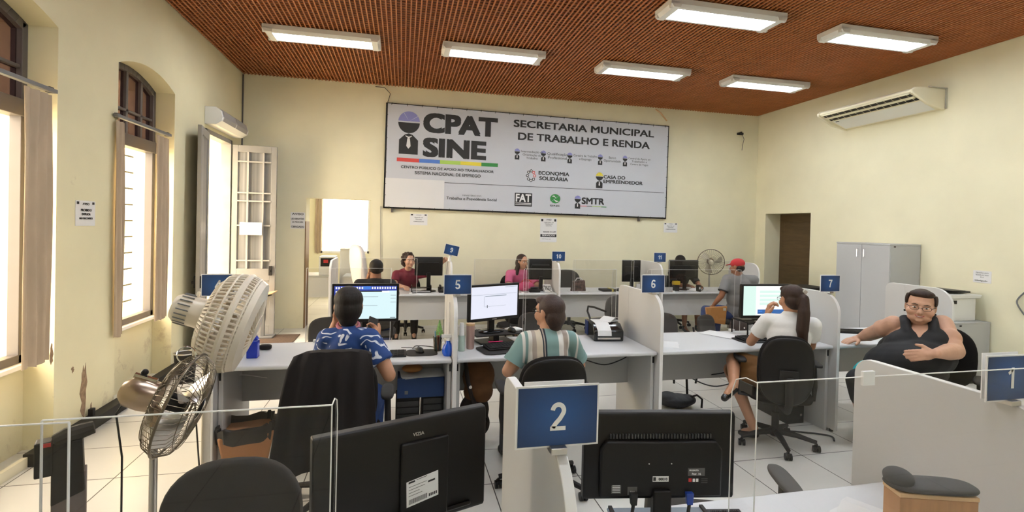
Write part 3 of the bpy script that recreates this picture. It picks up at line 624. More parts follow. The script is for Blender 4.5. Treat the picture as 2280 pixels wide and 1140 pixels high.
def face_parts(t, C, R, s, mouth=True, smile=False, glasses=False, lip=None, eye=1.0):
    q = lambda x, y, z: V(C)+R@V((x*s, y*s, z*s))
    for sx in (-1, 1):
        e = MB().ell(q(sx*0.031, 0.076, 0.002), (0.0130*s, 0.009*s, 0.0075*s*eye**2), R).build('eye', mat('eye_white', (0.7, 0.68, 0.65), 0.3), t)
        MB().ell(q(sx*0.031, 0.0835, 0.002), (0.006*s, 0.0035*s, 0.0062*s*eye), R).build('iris', mat('dark_iris', (0.02, 0.012, 0.008), 0.2), e)
        MB().tube([q(sx*0.014, 0.088, 0.020), q(sx*0.032, 0.086, 0.027), q(sx*0.050, 0.072, 0.020)], [0.002*s, 0.0027*s, 0.0014*s], 6).build('eyebrow', mat('dark_brow', (0.025, 0.014, 0.008), 0.8), t)
    if mouth:
        w = 0.027 if smile else 0.021; L = MB()
        pts = [q(x*w, 0.0945-0.018*abs(x)**2.2, -0.058+(0.010 if smile else 0.001)*x*x) for x in (-1, -.6, -.2, .2, .6, 1)]
        L.tube(pts, [0.002*s, 0.0045*s, 0.0058*s, 0.0058*s, 0.0045*s, 0.002*s], 8).build('lips', lip or mat('lip_skin', (0.36, 0.10, 0.08), 0.45), t)
        if smile: MB().tube([V(p)+R@V((0, 0.0042*s, 0.0012*s)) for p in pts[1:-1]], [0.001*s, 0.0028*s, 0.0028*s, 0.001*s], 6).build('teeth', mat('tooth_white', (0.75, 0.72, 0.66), 0.3), t)
    if glasses:
        g = MB()
        for sx in (-1, 1):
            c = q(sx*0.033, 0.097, 0.001); g.loop(c, R@V((sx*0.18, 1, 0)), 0.0245*s, 0.0013*s, 24, 6, Ry=0.0155*s)
            g.tube([q(sx*0.057, 0.091, 0.006), q(sx*0.076, 0.040, 0.006), q(sx*0.084, -0.01, 0.002)], 0.0018*s, 6)
        g.tube([q(-0.010, 0.102, 0.003), q(0, 0.105, 0.005), q(0.010, 0.102, 0.003)], 0.0017*s, 6)
        g.build('glasses', M_dark, t)
def arm(S_, E, Wr, r=(0.050, 0.040, 0.036, 0.025)):
    S_, E, Wr = V(S_), V(E), V(Wr); mid = E+(Wr-E)*0.35
    return [cap(S_, E, r[0], r[1]), cap(E, mid, r[1], r[2]*1.08), cap(mid, Wr, r[2]*1.08, r[3])]
def leg(Hp, K, A, T, r=(0.080, 0.056, 0.048, 0.034)):
    Hp, K, A, T = V(Hp), V(K), V(A), V(T); mid = K+(A-K)*0.35
    return [cap(Hp, K, r[0], r[1]), cap(K, mid, r[1], r[2]*1.08), cap(mid, A, r[2]*1.08, r[3]), cap(A, T, 0.032, 0.022), ('e', A+V((0, 0, -0.02)), (0.03, 0.034, 0.032))]
def shoes(t, prs, m=None):
    for A, T in prs:
        A, T = V(A), V(T); d = T-A; remesh('shoe', [cap(A+V((0, 0, -.035)), A+d*1.15+V((0, 0, -.012)), .040, .034), ('e', A+V((0, 0, -.03)), (.040, .044, .040)), cap(A+V((0, 0, .0)), A+V((0, 0, -.03)), .042, .042)], .009, 2, m or M_dark, t)
def skin_mat(n, c): return mat(n, c, 0.5, noise=0.06, nscale=14, spec=0.35)
SK_tan = skin_mat('tan_skin', (0.46, 0.235, 0.135)); SK_lt = skin_mat('light_skin', (0.56, 0.32, 0.21)); SK_br = skin_mat('brown_skin', (0.27, 0.115, 0.060)); SK_mid = skin_mat('warm_skin', (0.50, 0.265, 0.16))
H_dk = mat('very_dark_hair', (0.012, 0.008, 0.006), 0.6, noise=0.3, nscale=40, stretch=(1, 1, .15), bump=0.5, bscale=120, spec=.3); H_br = mat('dark_brown_hair', (0.030, 0.014, 0.008), 0.55, noise=0.3, nscale=50, stretch=(1, 1, .1), bump=0.5, bscale=120, spec=.3)
def patterned_blue():
    m = bpy.data.materials.new('blue_leaf_print'); m.use_nodes = True; nt = m.node_tree; b = nt.nodes['Principled BSDF']; L = nt.links.new; b.inputs['Roughness'].default_value = 0.75
    N_ = nt.nodes.new
    tc = N_('ShaderNodeTexCoord'); n0 = N_('ShaderNodeTexNoise'); n0.inputs['Scale'].default_value = 7; L(tc.outputs['Object'], n0.inputs['Vector'])
    ad = N_('ShaderNodeMix'); ad.data_type = 'RGBA'; ad.inputs['Factor'].default_value = 0.10; L(tc.outputs['Object'], ad.inputs['A']); L(n0.outputs['Color'], ad.inputs['B'])
    def ramp(src, a0, a1):
        r = N_('ShaderNodeValToRGB'); r.color_ramp.elements[0].position = a0; r.color_ramp.elements[1].position = a1; L(src, r.inputs[0]); return r.outputs[0]
    def math_(op, x, y):
        q = N_('ShaderNodeMath'); q.operation = op; L(x, q.inputs[0]); L(y, q.inputs[1]); return q.outputs[0]
    w = N_('ShaderNodeTexWave'); w.wave_type = 'RINGS'; w.rings_direction = 'Y'; w.inputs['Scale'].default_value = 8.0; w.inputs['Distortion'].default_value = 7.0; w.inputs['Detail'].default_value = 1.0; w.inputs['Detail Scale'].default_value = 1.6; L(ad.outputs['Result'], w.inputs['Vector'])
    n1 = N_('ShaderNodeTexNoise'); n1.inputs['Scale'].default_value = 11; n1.inputs['Detail'].default_value = 1; L(tc.outputs['Object'], n1.inputs['Vector'])
    lines = math_('MULTIPLY', ramp(w.outputs['Fac'], .84, .90), ramp(n1.outputs['Fac'], .47, .51))
    mp = N_('ShaderNodeMapping'); mp.inputs['Rotation'].default_value = (0, .7, 0); mp.inputs['Scale'].default_value = (1, 1, .45); L(ad.outputs['Result'], mp.inputs[0])
    vo = N_('ShaderNodeTexVoronoi'); vo.inputs['Scale'].default_value = 30; L(mp.outputs[0], vo.inputs['Vector'])
    inv = N_('ShaderNodeMath'); inv.operation = 'SUBTRACT'; inv.inputs[0].default_value = 1.0; L(vo.outputs['Distance'], inv.inputs[1])
    n2 = N_('ShaderNodeTexNoise'); n2.inputs['Scale'].default_value = 6.5; n2.inputs['Detail'].default_value = 0; L(tc.outputs['Object'], n2.inputs['Vector'])
    leaves = math_('MULTIPLY', ramp(inv.outputs[0], .66, .70), ramp(n2.outputs['Fac'], .50, .53))
    allw = math_('MAXIMUM', lines, leaves)
    mx = N_('ShaderNodeMix'); mx.data_type = 'RGBA'; L(allw, mx.inputs['Factor']); mx.inputs['A'].default_value = (0.008, 0.045, 0.19, 1); mx.inputs['B'].default_value = (0.72, 0.74, 0.80, 1); L(mx.outputs['Result'], b.inputs['Base Color'])
    return m
def striped():
    m = bpy.data.materials.new('striped_cotton'); m.use_nodes = True; nt = m.node_tree; b = nt.nodes['Principled BSDF']; L = nt.links.new; b.inputs['Roughness'].default_value = 0.8
    tc = nt.nodes.new('ShaderNodeTexCoord'); sp = nt.nodes.new('ShaderNodeSeparateXYZ'); L(tc.outputs['Object'], sp.inputs[0])
    mr = nt.nodes.new('ShaderNodeMapRange'); mr.inputs['From Min'].default_value = -0.235; mr.inputs['From Max'].default_value = 0.235; L(sp.outputs['X'], mr.inputs['Value'])
    r = nt.nodes.new('ShaderNodeValToRGB'); r.color_ramp.interpolation = 'CONSTANT'; cr = r.color_ramp
    W_, T_, G_, K_, B_ = (0.74, 0.71, 0.66), (0.20, 0.32, 0.30), (0.40, 0.33, 0.28), (0.012, 0.018, 0.03), (0.62, 0.54, 0.42)
    stops = [(0, T_), (.13, W_), (.17, T_), (.21, W_), (.26, G_), (.31, B_), (.385, K_), (.40, G_), (.415, K_), (.435, T_), (.60, W_), (.675, G_), (.735, W_), (.755, T_), (.87, W_), (.90, T_)]
    cr.elements[0].position = 0; cr.elements[0].color = (*T_, 1); cr.elements.remove(cr.elements[1])
    for p, c in stops[1:]: e = cr.elements.new(p); e.color = (*c, 1)
    L(mr.outputs[0], r.inputs[0]); L(r.outputs[0], b.inputs['Base Color'])
    return m
def torso(N, P, shL, shR, g=0.0, fat=1.0, depth=1.0):
    """trunk between neck base N and pelvis P"""
    N, P, shL, shR = V(N), V(P), V(shL), V(shR); up = (N-P).normalized(); sh = (shR-shL).normalized(); fw = up.cross(sh).normalized(); R = Matrix((sh, fw, up)).transposed(); L = (N-P).length
    hw = (shR-shL).length/2
    return [('e', P+up*0.02, ((0.165*fat+g), (0.125*fat*depth+g), 0.13+g), R), ('e', P+up*L*0.36, ((0.140*fat+g), (0.110*fat*depth+g), 0.17+g), R), ('e', P+up*L*0.66, (min(hw*.92, 0.165)*max(1, fat*.95)+g, 0.108*depth*max(1, fat*.92)+g, 0.165+g), R),
            cap(shL+sh*0.03, shR-sh*0.03, 0.052+g, 0.052+g), cap(N-up*0.02, (shL+shR)/2, 0.06+g, 0.07+g), ('e', P+up*L*0.84+fw*-0.01, (hw*0.86+g, 0.085+g, 0.085+g), R)], R
def neck(N, C, r=0.052): return [cap(V(N)-V((0, 0, .03)), V(C)+V((0, 0, -0.04)), r*1.12, r)]
def person(label, loc, group=None):
    return thing('person', label, 'person', loc, 0, group)
def rel(o): o = V(o); return lambda p: V(p)-o
VX = 0.0065

# ---- person in the blue printed blouse, back to us
o = V((2.18, 3.10, 0)); t = person('person in a blue leaf-print blouse seen from behind, elbow on the armrest', tuple(o)); q = rel(o)
C = q((2.170, 3.165, 1.205)); R = basis((-0.10, 1, -0.12)); N = q((2.175, 3.12, 1.055)); P = q((2.16, 3.10, 0.56)); sL, sR = q((2.055, 3.12, 1.015)), q((2.305, 3.08, 1.02))
eL, wL = q((2.0, 3.36, 0.84)), q((2.085, 3.30, 1.085)); eR, wR = q((2.425, 3.00, 0.815)), q((2.335, 3.30, 0.955))
T1, TR = torso(N, P, sL, sR, 0, .93)
B = T1+head(C, R)+neck(N, C)+arm(sL, eL, wL)+arm(sR, eR, wR)+hand(wL, (0.10, -0.10, 1), (0.5, -0.15, 0), False, 0.55)+hand(wR, (-0.15, 0.9, 0.35), (-0.8, 0, 0.5), True, 0.5)
hL, hR = q((2.07, 3.12, 0.53)), q((2.27, 3.12, 0.53)); B += leg(hL, q((2.04, 3.56, 0.52)), q((2.04, 3.60, 0.10)), q((2.04, 3.74, 0.04)))+leg(hR, q((2.32, 3.54, 0.52)), q((2.32, 3.58, 0.10)), q((2.32, 3.72, 0.04)))
remesh('body', B, VX, 3, SK_tan, t)
sh = torso(N, P, sL, sR, 0.014, .93)[0]+[('b', sL, sL+(eL-sL)*0.72, 0.062, 0.068), ('b', sR, sR+(eR-sR)*0.66, 0.062, 0.072), cap(sL, sL+(eL-sL)*.3, .062, .062), cap(sR, sR+(eR-sR)*.3, .062, .062), ('e', P+V((0, 0, -.02)), (0.19, 0.15, 0.10))]
M_bl = patterned_blue(); remesh('blouse', sh, 0.009, 5, M_bl, t)
remesh('trousers', [cap(hL, q((2.04, 3.57, 0.52)), .095, .075), cap(hR, q((2.32, 3.55, 0.52)), .095, .075), cap(q((2.04, 3.57, .52)), q((2.04, 3.60, .14)), .07, .055), cap(q((2.32, 3.55, .52)), q((2.32, 3.58, .14)), .07, .055)], 0.012, 3, mat('navy_cloth', (0.012, 0.04, 0.15), 0.8), t)
qq = lambda x, y, z: C+R@V((x, y, z))
remesh('hair', [('e', qq(0, -0.028, 0.035), (0.087, 0.094, 0.086), R), ('e', qq(0, -0.050, -0.02), (0.083, 0.070, 0.085), R), ('e', qq(0, -0.058, -0.075), (0.058, 0.042, 0.055), R), ('e', qq(0.0, 0.03, 0.075), (0.066, 0.06, 0.036), R)], 0.006, 3, H_dk, t)
MB().loop(N+V((0, 0.01, 0.035)), (0.05, -0.25, 1), 0.062, 0.011, 28, 8).build('collar_scarf', mat('pink_scarf', (0.40, 0.13, 0.16), 0.8), t)
shoes(t, [(q((2.04, 3.60, .10)), q((2.04, 3.74, .04))), (q((2.32, 3.58, .10)), q((2.32, 3.72, .04)))])
# the phone in her right hand
ph = MB().box(-0.036, 0.036, -0.005, 0.005, -0.075, 0.075).build('phone', [M_dark], None, bevel=0.004); ph.location = o+wR+V((-0.035, 0.105, 0.060)); ph.rotation_euler = (-0.5, 0.45, 0.5); tag(ph, 'dark phone held up by the person in the blue blouse', 'phone')

# ---- person in the striped blouse
o = V((3.41, 3.03, 0)); t = person('person in a teal and cream striped blouse seen from behind', tuple(o)); q = rel(o)
C = q((3.425, 3.06, 1.168)); R = basis((-0.62, 0.80, -0.05)); N = q((3.415, 3.04, 1.03)); P = q((3.41, 3.02, 0.56)); sL, sR = q((3.275, 3.05, 0.985)), q((3.555, 3.01, 0.99))
eL, wL = q((3.155, 3.03, 0.80)), q((3.285, 3.24, 0.80)); eR, wR = q((3.66, 3.10, 0.80)), q((3.56, 3.32, 0.81))
B = torso(N, P, sL, sR)[0]+head(C, R)+neck(N, C)+arm(sL, eL, wL)+arm(sR, eR, wR)+hand(wL, (0.35, 0.9, 0), (0, 0, -1), False, 0.3)+hand(wR, (-0.15, 1, 0), (0, 0, -1), True, 0.3)
hL, hR = q((3.31, 3.04, .53)), q((3.51, 3.04, .53)); kL, kR = q((3.27, 3.46, .53)), q((3.55, 3.46, .53)); B += leg(hL, kL, q((3.26, 3.50, .1)), q((3.26, 3.64, .04)))+leg(hR, kR, q((3.56, 3.50, .1)), q((3.56, 3.64, .04)))
remesh('body', B, VX, 3, SK_mid, t)
sh = torso(N, P, sL, sR, 0.015)[0]+[('b', sL, sL+(eL-sL)*0.70, 0.062, 0.064), ('b', sR, sR+(eR-sR)*0.70, 0.062, 0.064), cap(sL, sL+(eL-sL)*.3, .062, .062), cap(sR, sR+(eR-sR)*.3, .062, .062)]
remesh('blouse', sh, 0.009, 5, striped(), t)
for S_, E in ((sL, eL), (sR, eR)): MB().cyl(S_+(E-S_)*0.58, S_+(E-S_)*0.74, 0.066, 0.069, 24).build('cuff', mat('teal_cuff', (0.20, 0.32, 0.30), 0.8), t)
remesh('trousers', [cap(hL, kL, .095, .075), cap(hR, kR, .095, .075), cap(kL, q((3.26, 3.50, .12)), .07, .055), cap(kR, q((3.56, 3.50, .12)), .07, .055), ('e', P+V((0, 0, -.03)), (.175, .14, .10))], 0.012, 3, mat('charcoal_cloth', (0.03, 0.03, 0.035), 0.8), t)
qq = lambda x, y, z: C+R@V((x, y, z))
remesh('hair', [('e', qq(0, -0.024, 0.030), (0.083, 0.092, 0.083), R), ('e', qq(0, -0.050, -0.03), (0.078, 0.062, 0.080), R), ('e', qq(0, -0.05, -0.085), (0.055, 0.040, 0.04), R), ('e', qq(0, 0.035, 0.072), (0.060, 0.055, 0.032), R)], 0.006, 3, mat('short_brown_hair', (0.035, 0.014, 0.008), 0.5, noise=0.3, nscale=60, bump=0.6, bscale=200), t)
face_parts(t, C, R, 1.0, True, False, True)

shoes(t, [(q((3.26, 3.50, .1)), q((3.26, 3.64, .04))), (q((3.56, 3.50, .1)), q((3.56, 3.64, .04)))])
# ---- person with the ponytail
o = V((5.47, 3.33, 0)); t = person('person in a white T-shirt with a long ponytail seen from behind', tuple(o)); q = rel(o)
C = q((5.525, 3.34, 1.19)); R = basis((0.10, 0.98, -0.12)); N = q((5.51, 3.33, 1.055)); P = q((5.47, 3.31, 0.56)); sL, sR = q((5.385, 3.425, 1.0)), q((5.625, 3.225, 1.0))
eL, wL = q((5.34, 3.56, 0.800)), q((5.475, 3.535, 1.02)); eR, wR = q((5.74, 3.36, 0.80)), q((5.76, 3.60, 0.80))
B = torso(N, P, sL, sR, 0, .95)[0]+head(C, R)+neck(N, C, .047)+arm(sL, eL, wL, (.046, .037, .034, .024))+arm(sR, eR, wR, (.046, .037, .034, .024))+hand(wL, (0.12, -0.05, 1), (0.8, -0.4, 0), False, 0.75)+hand(wR, (-0.1, 1, 0), (0, 0, -1), True, 0.3)
hL, hR = q((5.36, 3.37, .55)), q((5.53, 3.31, .55)); kL, kR = q((5.26, 3.70, .53)), q((5.24, 3.64, .63)); aL, aR = q((5.32, 3.46, .10)), q((5.04, 3.36, .52))
B += leg(hL, kL, aL, aL+V((0.0, .13, -.06)), (.085, .058, .048, .033))+leg(hR, kR, aR, aR+V((-.11, -.06, -.05)), (.085, .058, .048, .033))
remesh('body', B, VX, 3, SK_tan, t)
M_tee = mat('white_tee', (0.78, 0.77, 0.74), 0.8, bump=0.3, bscale=60)
sh = torso(N, P, sL, sR, 0.013, .95)[0]+[('b', sL, sL+(eL-sL)*0.62, 0.064, 0.062), ('b', sR, sR+(eR-sR)*0.60, 0.064, 0.062), cap(sL, sL+(eL-sL)*.3, .064, .06), cap(sR, sR+(eR-sR)*.3, .064, .06)]
remesh('tshirt', sh, 0.009, 5, M_tee, t)
remesh('skirt', [('e', P+V((0, 0.02, -.03)), (.195, .165, .105)), cap(hL, hL+(kL-hL)*.85, .105, .085), cap(hR, hR+(kR-hR)*.85, .105, .09), cap(hL, hR, .11, .11)], 0.010, 4, mat('brown_skirt', (0.17, 0.075, 0.018), 0.85, noise=.1), t)
for a_, d_ in ((aR, V((-.11, -.06, -.05))), (aL, V((0, .13, -.06)))): remesh('shoe', [cap(a_+d_*0.12+V((0, 0, -.028)), a_+d_*1.25+V((0, 0, -.012)), .036, .026), ('e', a_+V((0, 0, -.034)), (.036, .036, .026))], 0.007, 2, M_gloss, t)
qq = lambda x, y, z: C+R@V((x, y, z))
remesh('hair', [('e', qq(0, -0.020, 0.035), (0.084, 0.094, 0.080), R), ('e', qq(0, -0.045, -0.015), (0.080, 0.068, 0.072), R), ('e', qq(0, 0.035, 0.078), (0.060, 0.055, 0.030), R), ('e', qq(0.02, -0.105, 0.00), (0.034, 0.034, 0.04), R),
    cap(qq(0.02, -0.115, 0), qq(0.00, -0.135, -0.10), .038, .042), cap(qq(0, -0.135, -0.10), qq(-0.015, -0.125, -0.24), .044, .044), cap(qq(-0.015, -0.125, -0.24), qq(-0.005, -0.115, -0.38), .042, .026), cap(qq(-.005, -.115, -.36), qq(0.045, -0.105, -0.42), .03, .010), cap(qq(-.02, -.115, -.34), qq(-0.03, -0.105, -0.43), .03, .010)], 0.006, 3, H_br, t)
cl = MB(); cl.xf = Matrix.Translation(qq(0.045, -0.098, 0.055)) @ (R @ rot(0.5, 0.5, 0.4)).to_4x4(); cl.box(-.022, .022, -.006, .006, -.016, .016); cl.build('hair_clip', M_metal, t, bevel=.003)
face_parts(t, C, R, 1.0, True, False, True)

# ---- smiling person in the black top, turned towards us
o = V((6.55, 3.10, 0)); t = person('smiling person in glasses and a black sleeveless top, turned towards the viewer', tuple(o)); q = rel(o)
C = q(V((6.529, 3.112, 1.155))); R = basis((-0.78, -0.60, -0.05)); tilt = Matrix.Rotation(-0.08, 3, R.col[1]); R = tilt @ R
N = q(V((6.580, 3.160, 1.000))); P = q(V((6.464, 3.152, 0.679))); P.z = 0.58; sR, sL = q(V((6.460, 3.269, 0.981))), q(V((6.679, 3.057, 1.019)))
eR, wR = q(V((6.448, 3.434, 0.875))), q((6.46, 3.655, 0.80))-V((0, 0, 0)); wR = q(V((6.460, 3.574, 0.828))); wR.z = 0.800
eL, wL = q(V((6.582, 2.892, 0.850))), q(V((6.231, 2.765, 0.877)))
B, TR = torso(N, P, sL, sR, 0, 1.5, 1.25)
fwd = TR.col[1]*(1 if TR.col[1].dot(V((-.8, -.6, 0))) > 0 else -1)
bust = [('e', N+(P-N)*.36+fwd*.10+TR.col[0]*k*.085, (.115, .10, .105), TR) for k in (-1, 1)]; belly = [('e', P+V((0, 0, .13))+fwd*.09, (.285, .21, .17), TR)]
B = B+bust+belly+head(C, R, 1.16, .024)+neck(N, C, .068)+[('e', C+R@V((0, 0.035, -0.105)), (.058, .05, .035), R)]
B += arm(sR, eR, wR, (.072, .058, .052, .032))+arm(sL, eL, wL, (.074, .064, .056, .034))+[('e', sR+(eR-sR)*.5, (.076, .076, .076)), ('e', sL+(eL-sL)*.55, (.080, .080, .085))]
B += hand(wR, (-.75, .12, -.18), (-.1, .1, -1), True, .22, 1.08, .2)+hand(wL, TR.col[0]*(-1 if TR.col[0].dot(sL-sR) > 0 else 1)+V((0, 0, -.15)), -fwd, False, .16, 1.08, .15)
hR, hL = P+V((-.02, .11, -.03)), P+V((-.04, -.11, -.03)); kR, kL = q((6.06, 3.20, .55)), q((6.10, 2.86, .55))
aR, aL = q((6.22, 3.26, .10)), q((6.26, 2.96, .10)); B += leg(hR, kR, aR, aR+V((-.13, -.04, -.06)), (.125, .085, .072, .045))+leg(hL, kL, aL, aL+V((-.13, -.04, -.06)), (.125, .085, .072, .045))
remesh('body', B, VX, 3, SK_lt, t)
M_blk = mat('black_jersey', (0.010, 0.010, 0.011), 0.8)
g = 0.014; tp = torso(N, P, sL, sR, g, 1.5, 1.25)[0]; shv = (sR-sL)
tp = [tp[0], tp[1], ('e', N+(P-N)*.42, (.245, .203, .148), TR)]+[('e', e[1], tuple(r+g for r in e[2]), e[3]) for e in bust+belly]
for k in (.22, .78):
    b_ = sL+shv*k
    sp = [b_+fwd*a_+V((0, 0, z_)) for a_, z_ in ((.185, -.17), (.155, -.07), (.10, .0), (.03, .042), (-.05, .042), (-.13, -.03), (-.17, -.14))]
    tp += [cap(u_, w_, .036, .036) for u_, w_ in zip(sp, sp[1:])]; sf = sp[1] if k < .5 else sf
    if k > .5: tp += [cap(sf-V((0, 0, .055))-fwd*.03, sp[1]-V((0, 0, .055))-fwd*.03, .062, .062)]
tp += [cap(sL+shv*.25-V((0, 0, .17))-fwd*.02, sL+shv*.75-V((0, 0, .17))-fwd*.02, .085, .085)]
remesh('tank_top', tp, 0.009, 5, M_blk, t)
remesh('leggings', [cap(hR, kR, .138, .10), cap(hL, kL, .138, .10), cap(hR, hL, .13, .13), cap(kR, kR+(aR-kR)*.3, .098, .088), cap(kL, kL+(aL-kL)*.3, .098, .088)], 0.012, 3, M_blk, t)
remesh('shirt_hem', [cap(hR+V((-.03, .02, .025)), hR+(kR-hR)*.60+V((0, .01, .02)), .150, .136)], 0.010, 2, mat('turquoise_cloth', (0.01, 0.42, 0.44), 0.7), t)
qq = lambda x, y, z: C+R@V((x*1.13, y*1.13, z*1.13))
remesh('hair', [('e', qq(0, -0.040, 0.042), (0.093, 0.094, 0.088), R), ('e', qq(0, -0.055, -0.02), (0.094, 0.066, 0.095), R), ('e', qq(0, 0.008, 0.088), (0.082, 0.078, 0.034), R), ('e', qq(-.078, -0.018, .040), (.016, .046, .050), R), ('e', qq(.078, -0.018, .040), (.016, .046, .050), R), ('e', qq(0, -.13, .02), (.05, .05, .05), R)], 0.006, 3, H_br, t)
face_parts(t, C, R, 1.16, True, True, True, mat('rose_lips', (.42, .09, .08), .4), .72)
for sx in (-1, 1): MB().ell(qq(sx*.084, -.004, -.045), .008).build('earring', M_dark, t)

shoes(t, [(aR, aR+V((-.13, -.04, -.06))), (aL, aL+V((-.13, -.04, -.06)))])
# ---- background people
o = V((2.19, 5.97, 0)); t = person('person with short black hair in a black shirt, back to us at the far desk', tuple(o)); q = rel(o)
C = q((2.187, 5.98, 1.18)); R = basis((-0.25, 1, -.05)); N = q((2.185, 5.96, 1.055)); P = q((2.19, 6.0, .55)); sL, sR = q((2.005, 5.97, 1.0)), q((2.365, 5.95, 1.0)); eL, wL = q((1.93, 6.2, .84)), q((2.08, 6.33, 1.02)); eR, wR = q((2.42, 6.2, .80)), q((2.34, 6.45, .80))
hL, hR = q((2.1, 6.0, .52)), q((2.29, 6.0, .52))
B = torso(N, P, sL, sR, 0, 1.05)[0]+head(C, R, 1.0)+neck(N, C, .06)+arm(sL, eL, wL)+arm(sR, eR, wR)+hand(wL, (.1, -.1, 1), (.6, 0, 0), False, .5)+hand(wR, (0, 1, 0), (0, 0, -1), True, .3)+leg(hL, q((2.08, 6.42, .52)), q((2.08, 6.45, .1)), q((2.08, 6.58, .04)))+leg(hR, q((2.31, 6.42, .52)), q((2.31, 6.45, .1)), q((2.31, 6.58, .04)))
remesh('body', B, .008, 3, SK_br, t)
remesh('shirt', torso(N, P, sL, sR, .014, 1.05)[0]+[('b', sL, sL+(eL-sL)*.7, .066, .064), ('b', sR, sR+(eR-sR)*.7, .066, .064), cap(sL, sL+(eL-sL)*.3, .066, .06), cap(sR, sR+(eR-sR)*.3, .066, .06)], .010, 4, mat('black_tee', (0.016, 0.014, 0.013), .85), t)
M_jean = mat('blue_jeans', (0.03, 0.05, 0.14), .8)
remesh('trousers', [cap(hL, q((2.08, 6.42, .52)), .09, .072), cap(hR, q((2.31, 6.42, .52)), .09, .072), cap(q((2.08, 6.42, .52)), q((2.08, 6.45, .12)), .068, .055), cap(q((2.31, 6.42, .52)), q((2.31, 6.45, .12)), .068, .055)], .012, 3, M_jean, t)
qq = lambda x, y, z: C+R@V((x, y, z))
remesh('hair', [('e', qq(0, -.018, .036), (.081, .092, .080), R), ('e', qq(0, -.045, 0.0), (.077, .062, .060), R)], .007, 3, H_dk, t)

shoes(t, [(q((2.08, 6.45, .1)), q((2.08, 6.58, .04))), (q((2.31, 6.45, .1)), q((2.31, 6.58, .04)))])
o = V((2.56, 7.74, 0)); t = person('person with curly dark hair in a maroon top, leaning to look past the monitor', tuple(o)); q = rel(o)
C = q((2.585, 7.60, 1.165)); R = basis((0.42, -0.95, 0.02)); N = q((2.575, 7.66, 1.02)); P = q((2.55, 7.86, .55)); sR, sL = q((2.405, 7.68, .945)), q((2.755, 7.66, .945)); eR, wR = q((2.38, 7.52, .80)), q((2.50, 7.36, .80)); eL, wL = q((2.93, 7.50, .99)), q((3.075, 7.32, 1.165))
hL, hR = q((2.65, 7.85, .52)), q((2.46, 7.85, .52))
B = torso(N, P, sL, sR, 0, 1.05)[0]+head(C, R, 1.05)+neck(N, C, .05)+arm(sL, eL, wL)+arm(sR, eR, wR)+hand(wL, (.45, -.6, .6), (0, -.8, -.4), False, .6)+hand(wR, (.4, -.8, 0), (0, 0, -1), True, .3)+leg(hL, q((2.68, 7.45, .52)), q((2.68, 7.42, .1)), q((2.68, 7.3, .04)))+leg(hR, q((2.42, 7.45, .52)), q((2.42, 7.42, .1)), q((2.42, 7.3, .04)))
remesh('body', B, .0075, 3, SK_lt, t)
remesh('top', torso(N, P, sL, sR, .015, 1.05)[0]+[('b', sL, sL+(eL-sL)*.62, .066, .060), ('b', sR, sR+(eR-sR)*.7, .066, .064), cap(sL, sL+(eL-sL)*.3, .066, .06), cap(sR, sR+(eR-sR)*.3, .066, .06)], .010, 4, mat('maroon_cloth', (0.16, 0.012, 0.028), .8), t)
remesh('trousers', [cap(hL, q((2.68, 7.45, .52)), .09, .072), cap(hR, q((2.42, 7.45, .52)), .09, .072), cap(q((2.68, 7.45, .52)), q((2.68, 7.42, .12)), .068, .055), cap(q((2.42, 7.45, .52)), q((2.42, 7.42, .12)), .068, .055)], .012, 3, M_dark, t)
qq = lambda x, y, z: C+R@V((x, y, z)); random.seed(5)
hp = [('e', qq(0, -.025, .040), (.094, .098, .086), R), ('e', qq(0, -.055, -.03), (.095, .070, .085), R)]
for k in range(26):
    a = random.uniform(0, 2*PI); z = random.uniform(-.07, .11); rr = .092*math.sqrt(max(.1, 1-(z/.14)**2)); y = rr*math.sin(a)-.02
    if y > .045 and z < .065: continue
    hp.append(('e', qq(rr*math.cos(a), y, z), .026))
remesh('hair', hp, .007, 2, H_br, t); face_parts(t, C, R, 1.05, eye=.75)

shoes(t, [(q((2.68, 7.42, .1)), q((2.68, 7.3, .04))), (q((2.42, 7.42, .1)), q((2.42, 7.3, .04)))])
o = V((4.33, 7.62, 0)); t = person('person with long dark hair in a pink top behind a black monitor', tuple(o)); q = rel(o)
C = q((4.35, 7.58, 1.165)); R = basis((0.45, -0.9, -.12)); N = q((4.34, 7.62, 1.03)); P = q((4.33, 7.82, .55)); sR, sL = q((4.16, 7.64, .965)), q((4.50, 7.62, .965)); eR, wR = q((4.11, 7.48, .79)), q((4.27, 7.34, .80)); eL, wL = q((4.58, 7.48, .79)), q((4.46, 7.32, .80))
hL, hR = q((4.42, 7.82, .52)), q((4.23, 7.82, .52))
B = torso(N, P, sL, sR)[0]+head(C, R)+neck(N, C, .046)+arm(sL, eL, wL)+arm(sR, eR, wR)+hand(wL, (-.2, -1, 0), (0, 0, -1), False, .3)+hand(wR, (.2, -1, 0), (0, 0, -1), True, .3)+leg(hL, q((4.45, 7.42, .52)), q((4.45, 7.4, .1)), q((4.45, 7.28, .04)))+leg(hR, q((4.2, 7.42, .52)), q((4.2, 7.4, .1)), q((4.2, 7.28, .04)))
remesh('body', B, .008, 3, SK_mid, t)
remesh('top', torso(N, P, sL, sR, .014)[0]+[('b', sL, sL+(eL-sL)*.8, .064, .062), ('b', sR, sR+(eR-sR)*.8, .064, .062), cap(sL, sL+(eL-sL)*.3, .064, .06), cap(sR, sR+(eR-sR)*.3, .064, .06)], .010, 4, mat('pink_cloth', (0.62, 0.13, 0.25), .8), t)
remesh('trousers', [cap(hL, q((4.45, 7.42, .52)), .09, .072), cap(hR, q((4.2, 7.42, .52)), .09, .072), cap(q((4.45, 7.42, .52)), q((4.45, 7.4, .12)), .068, .055), cap(q((4.2, 7.42, .52)), q((4.2, 7.4, .12)), .068, .055)], .012, 3, M_jean, t)
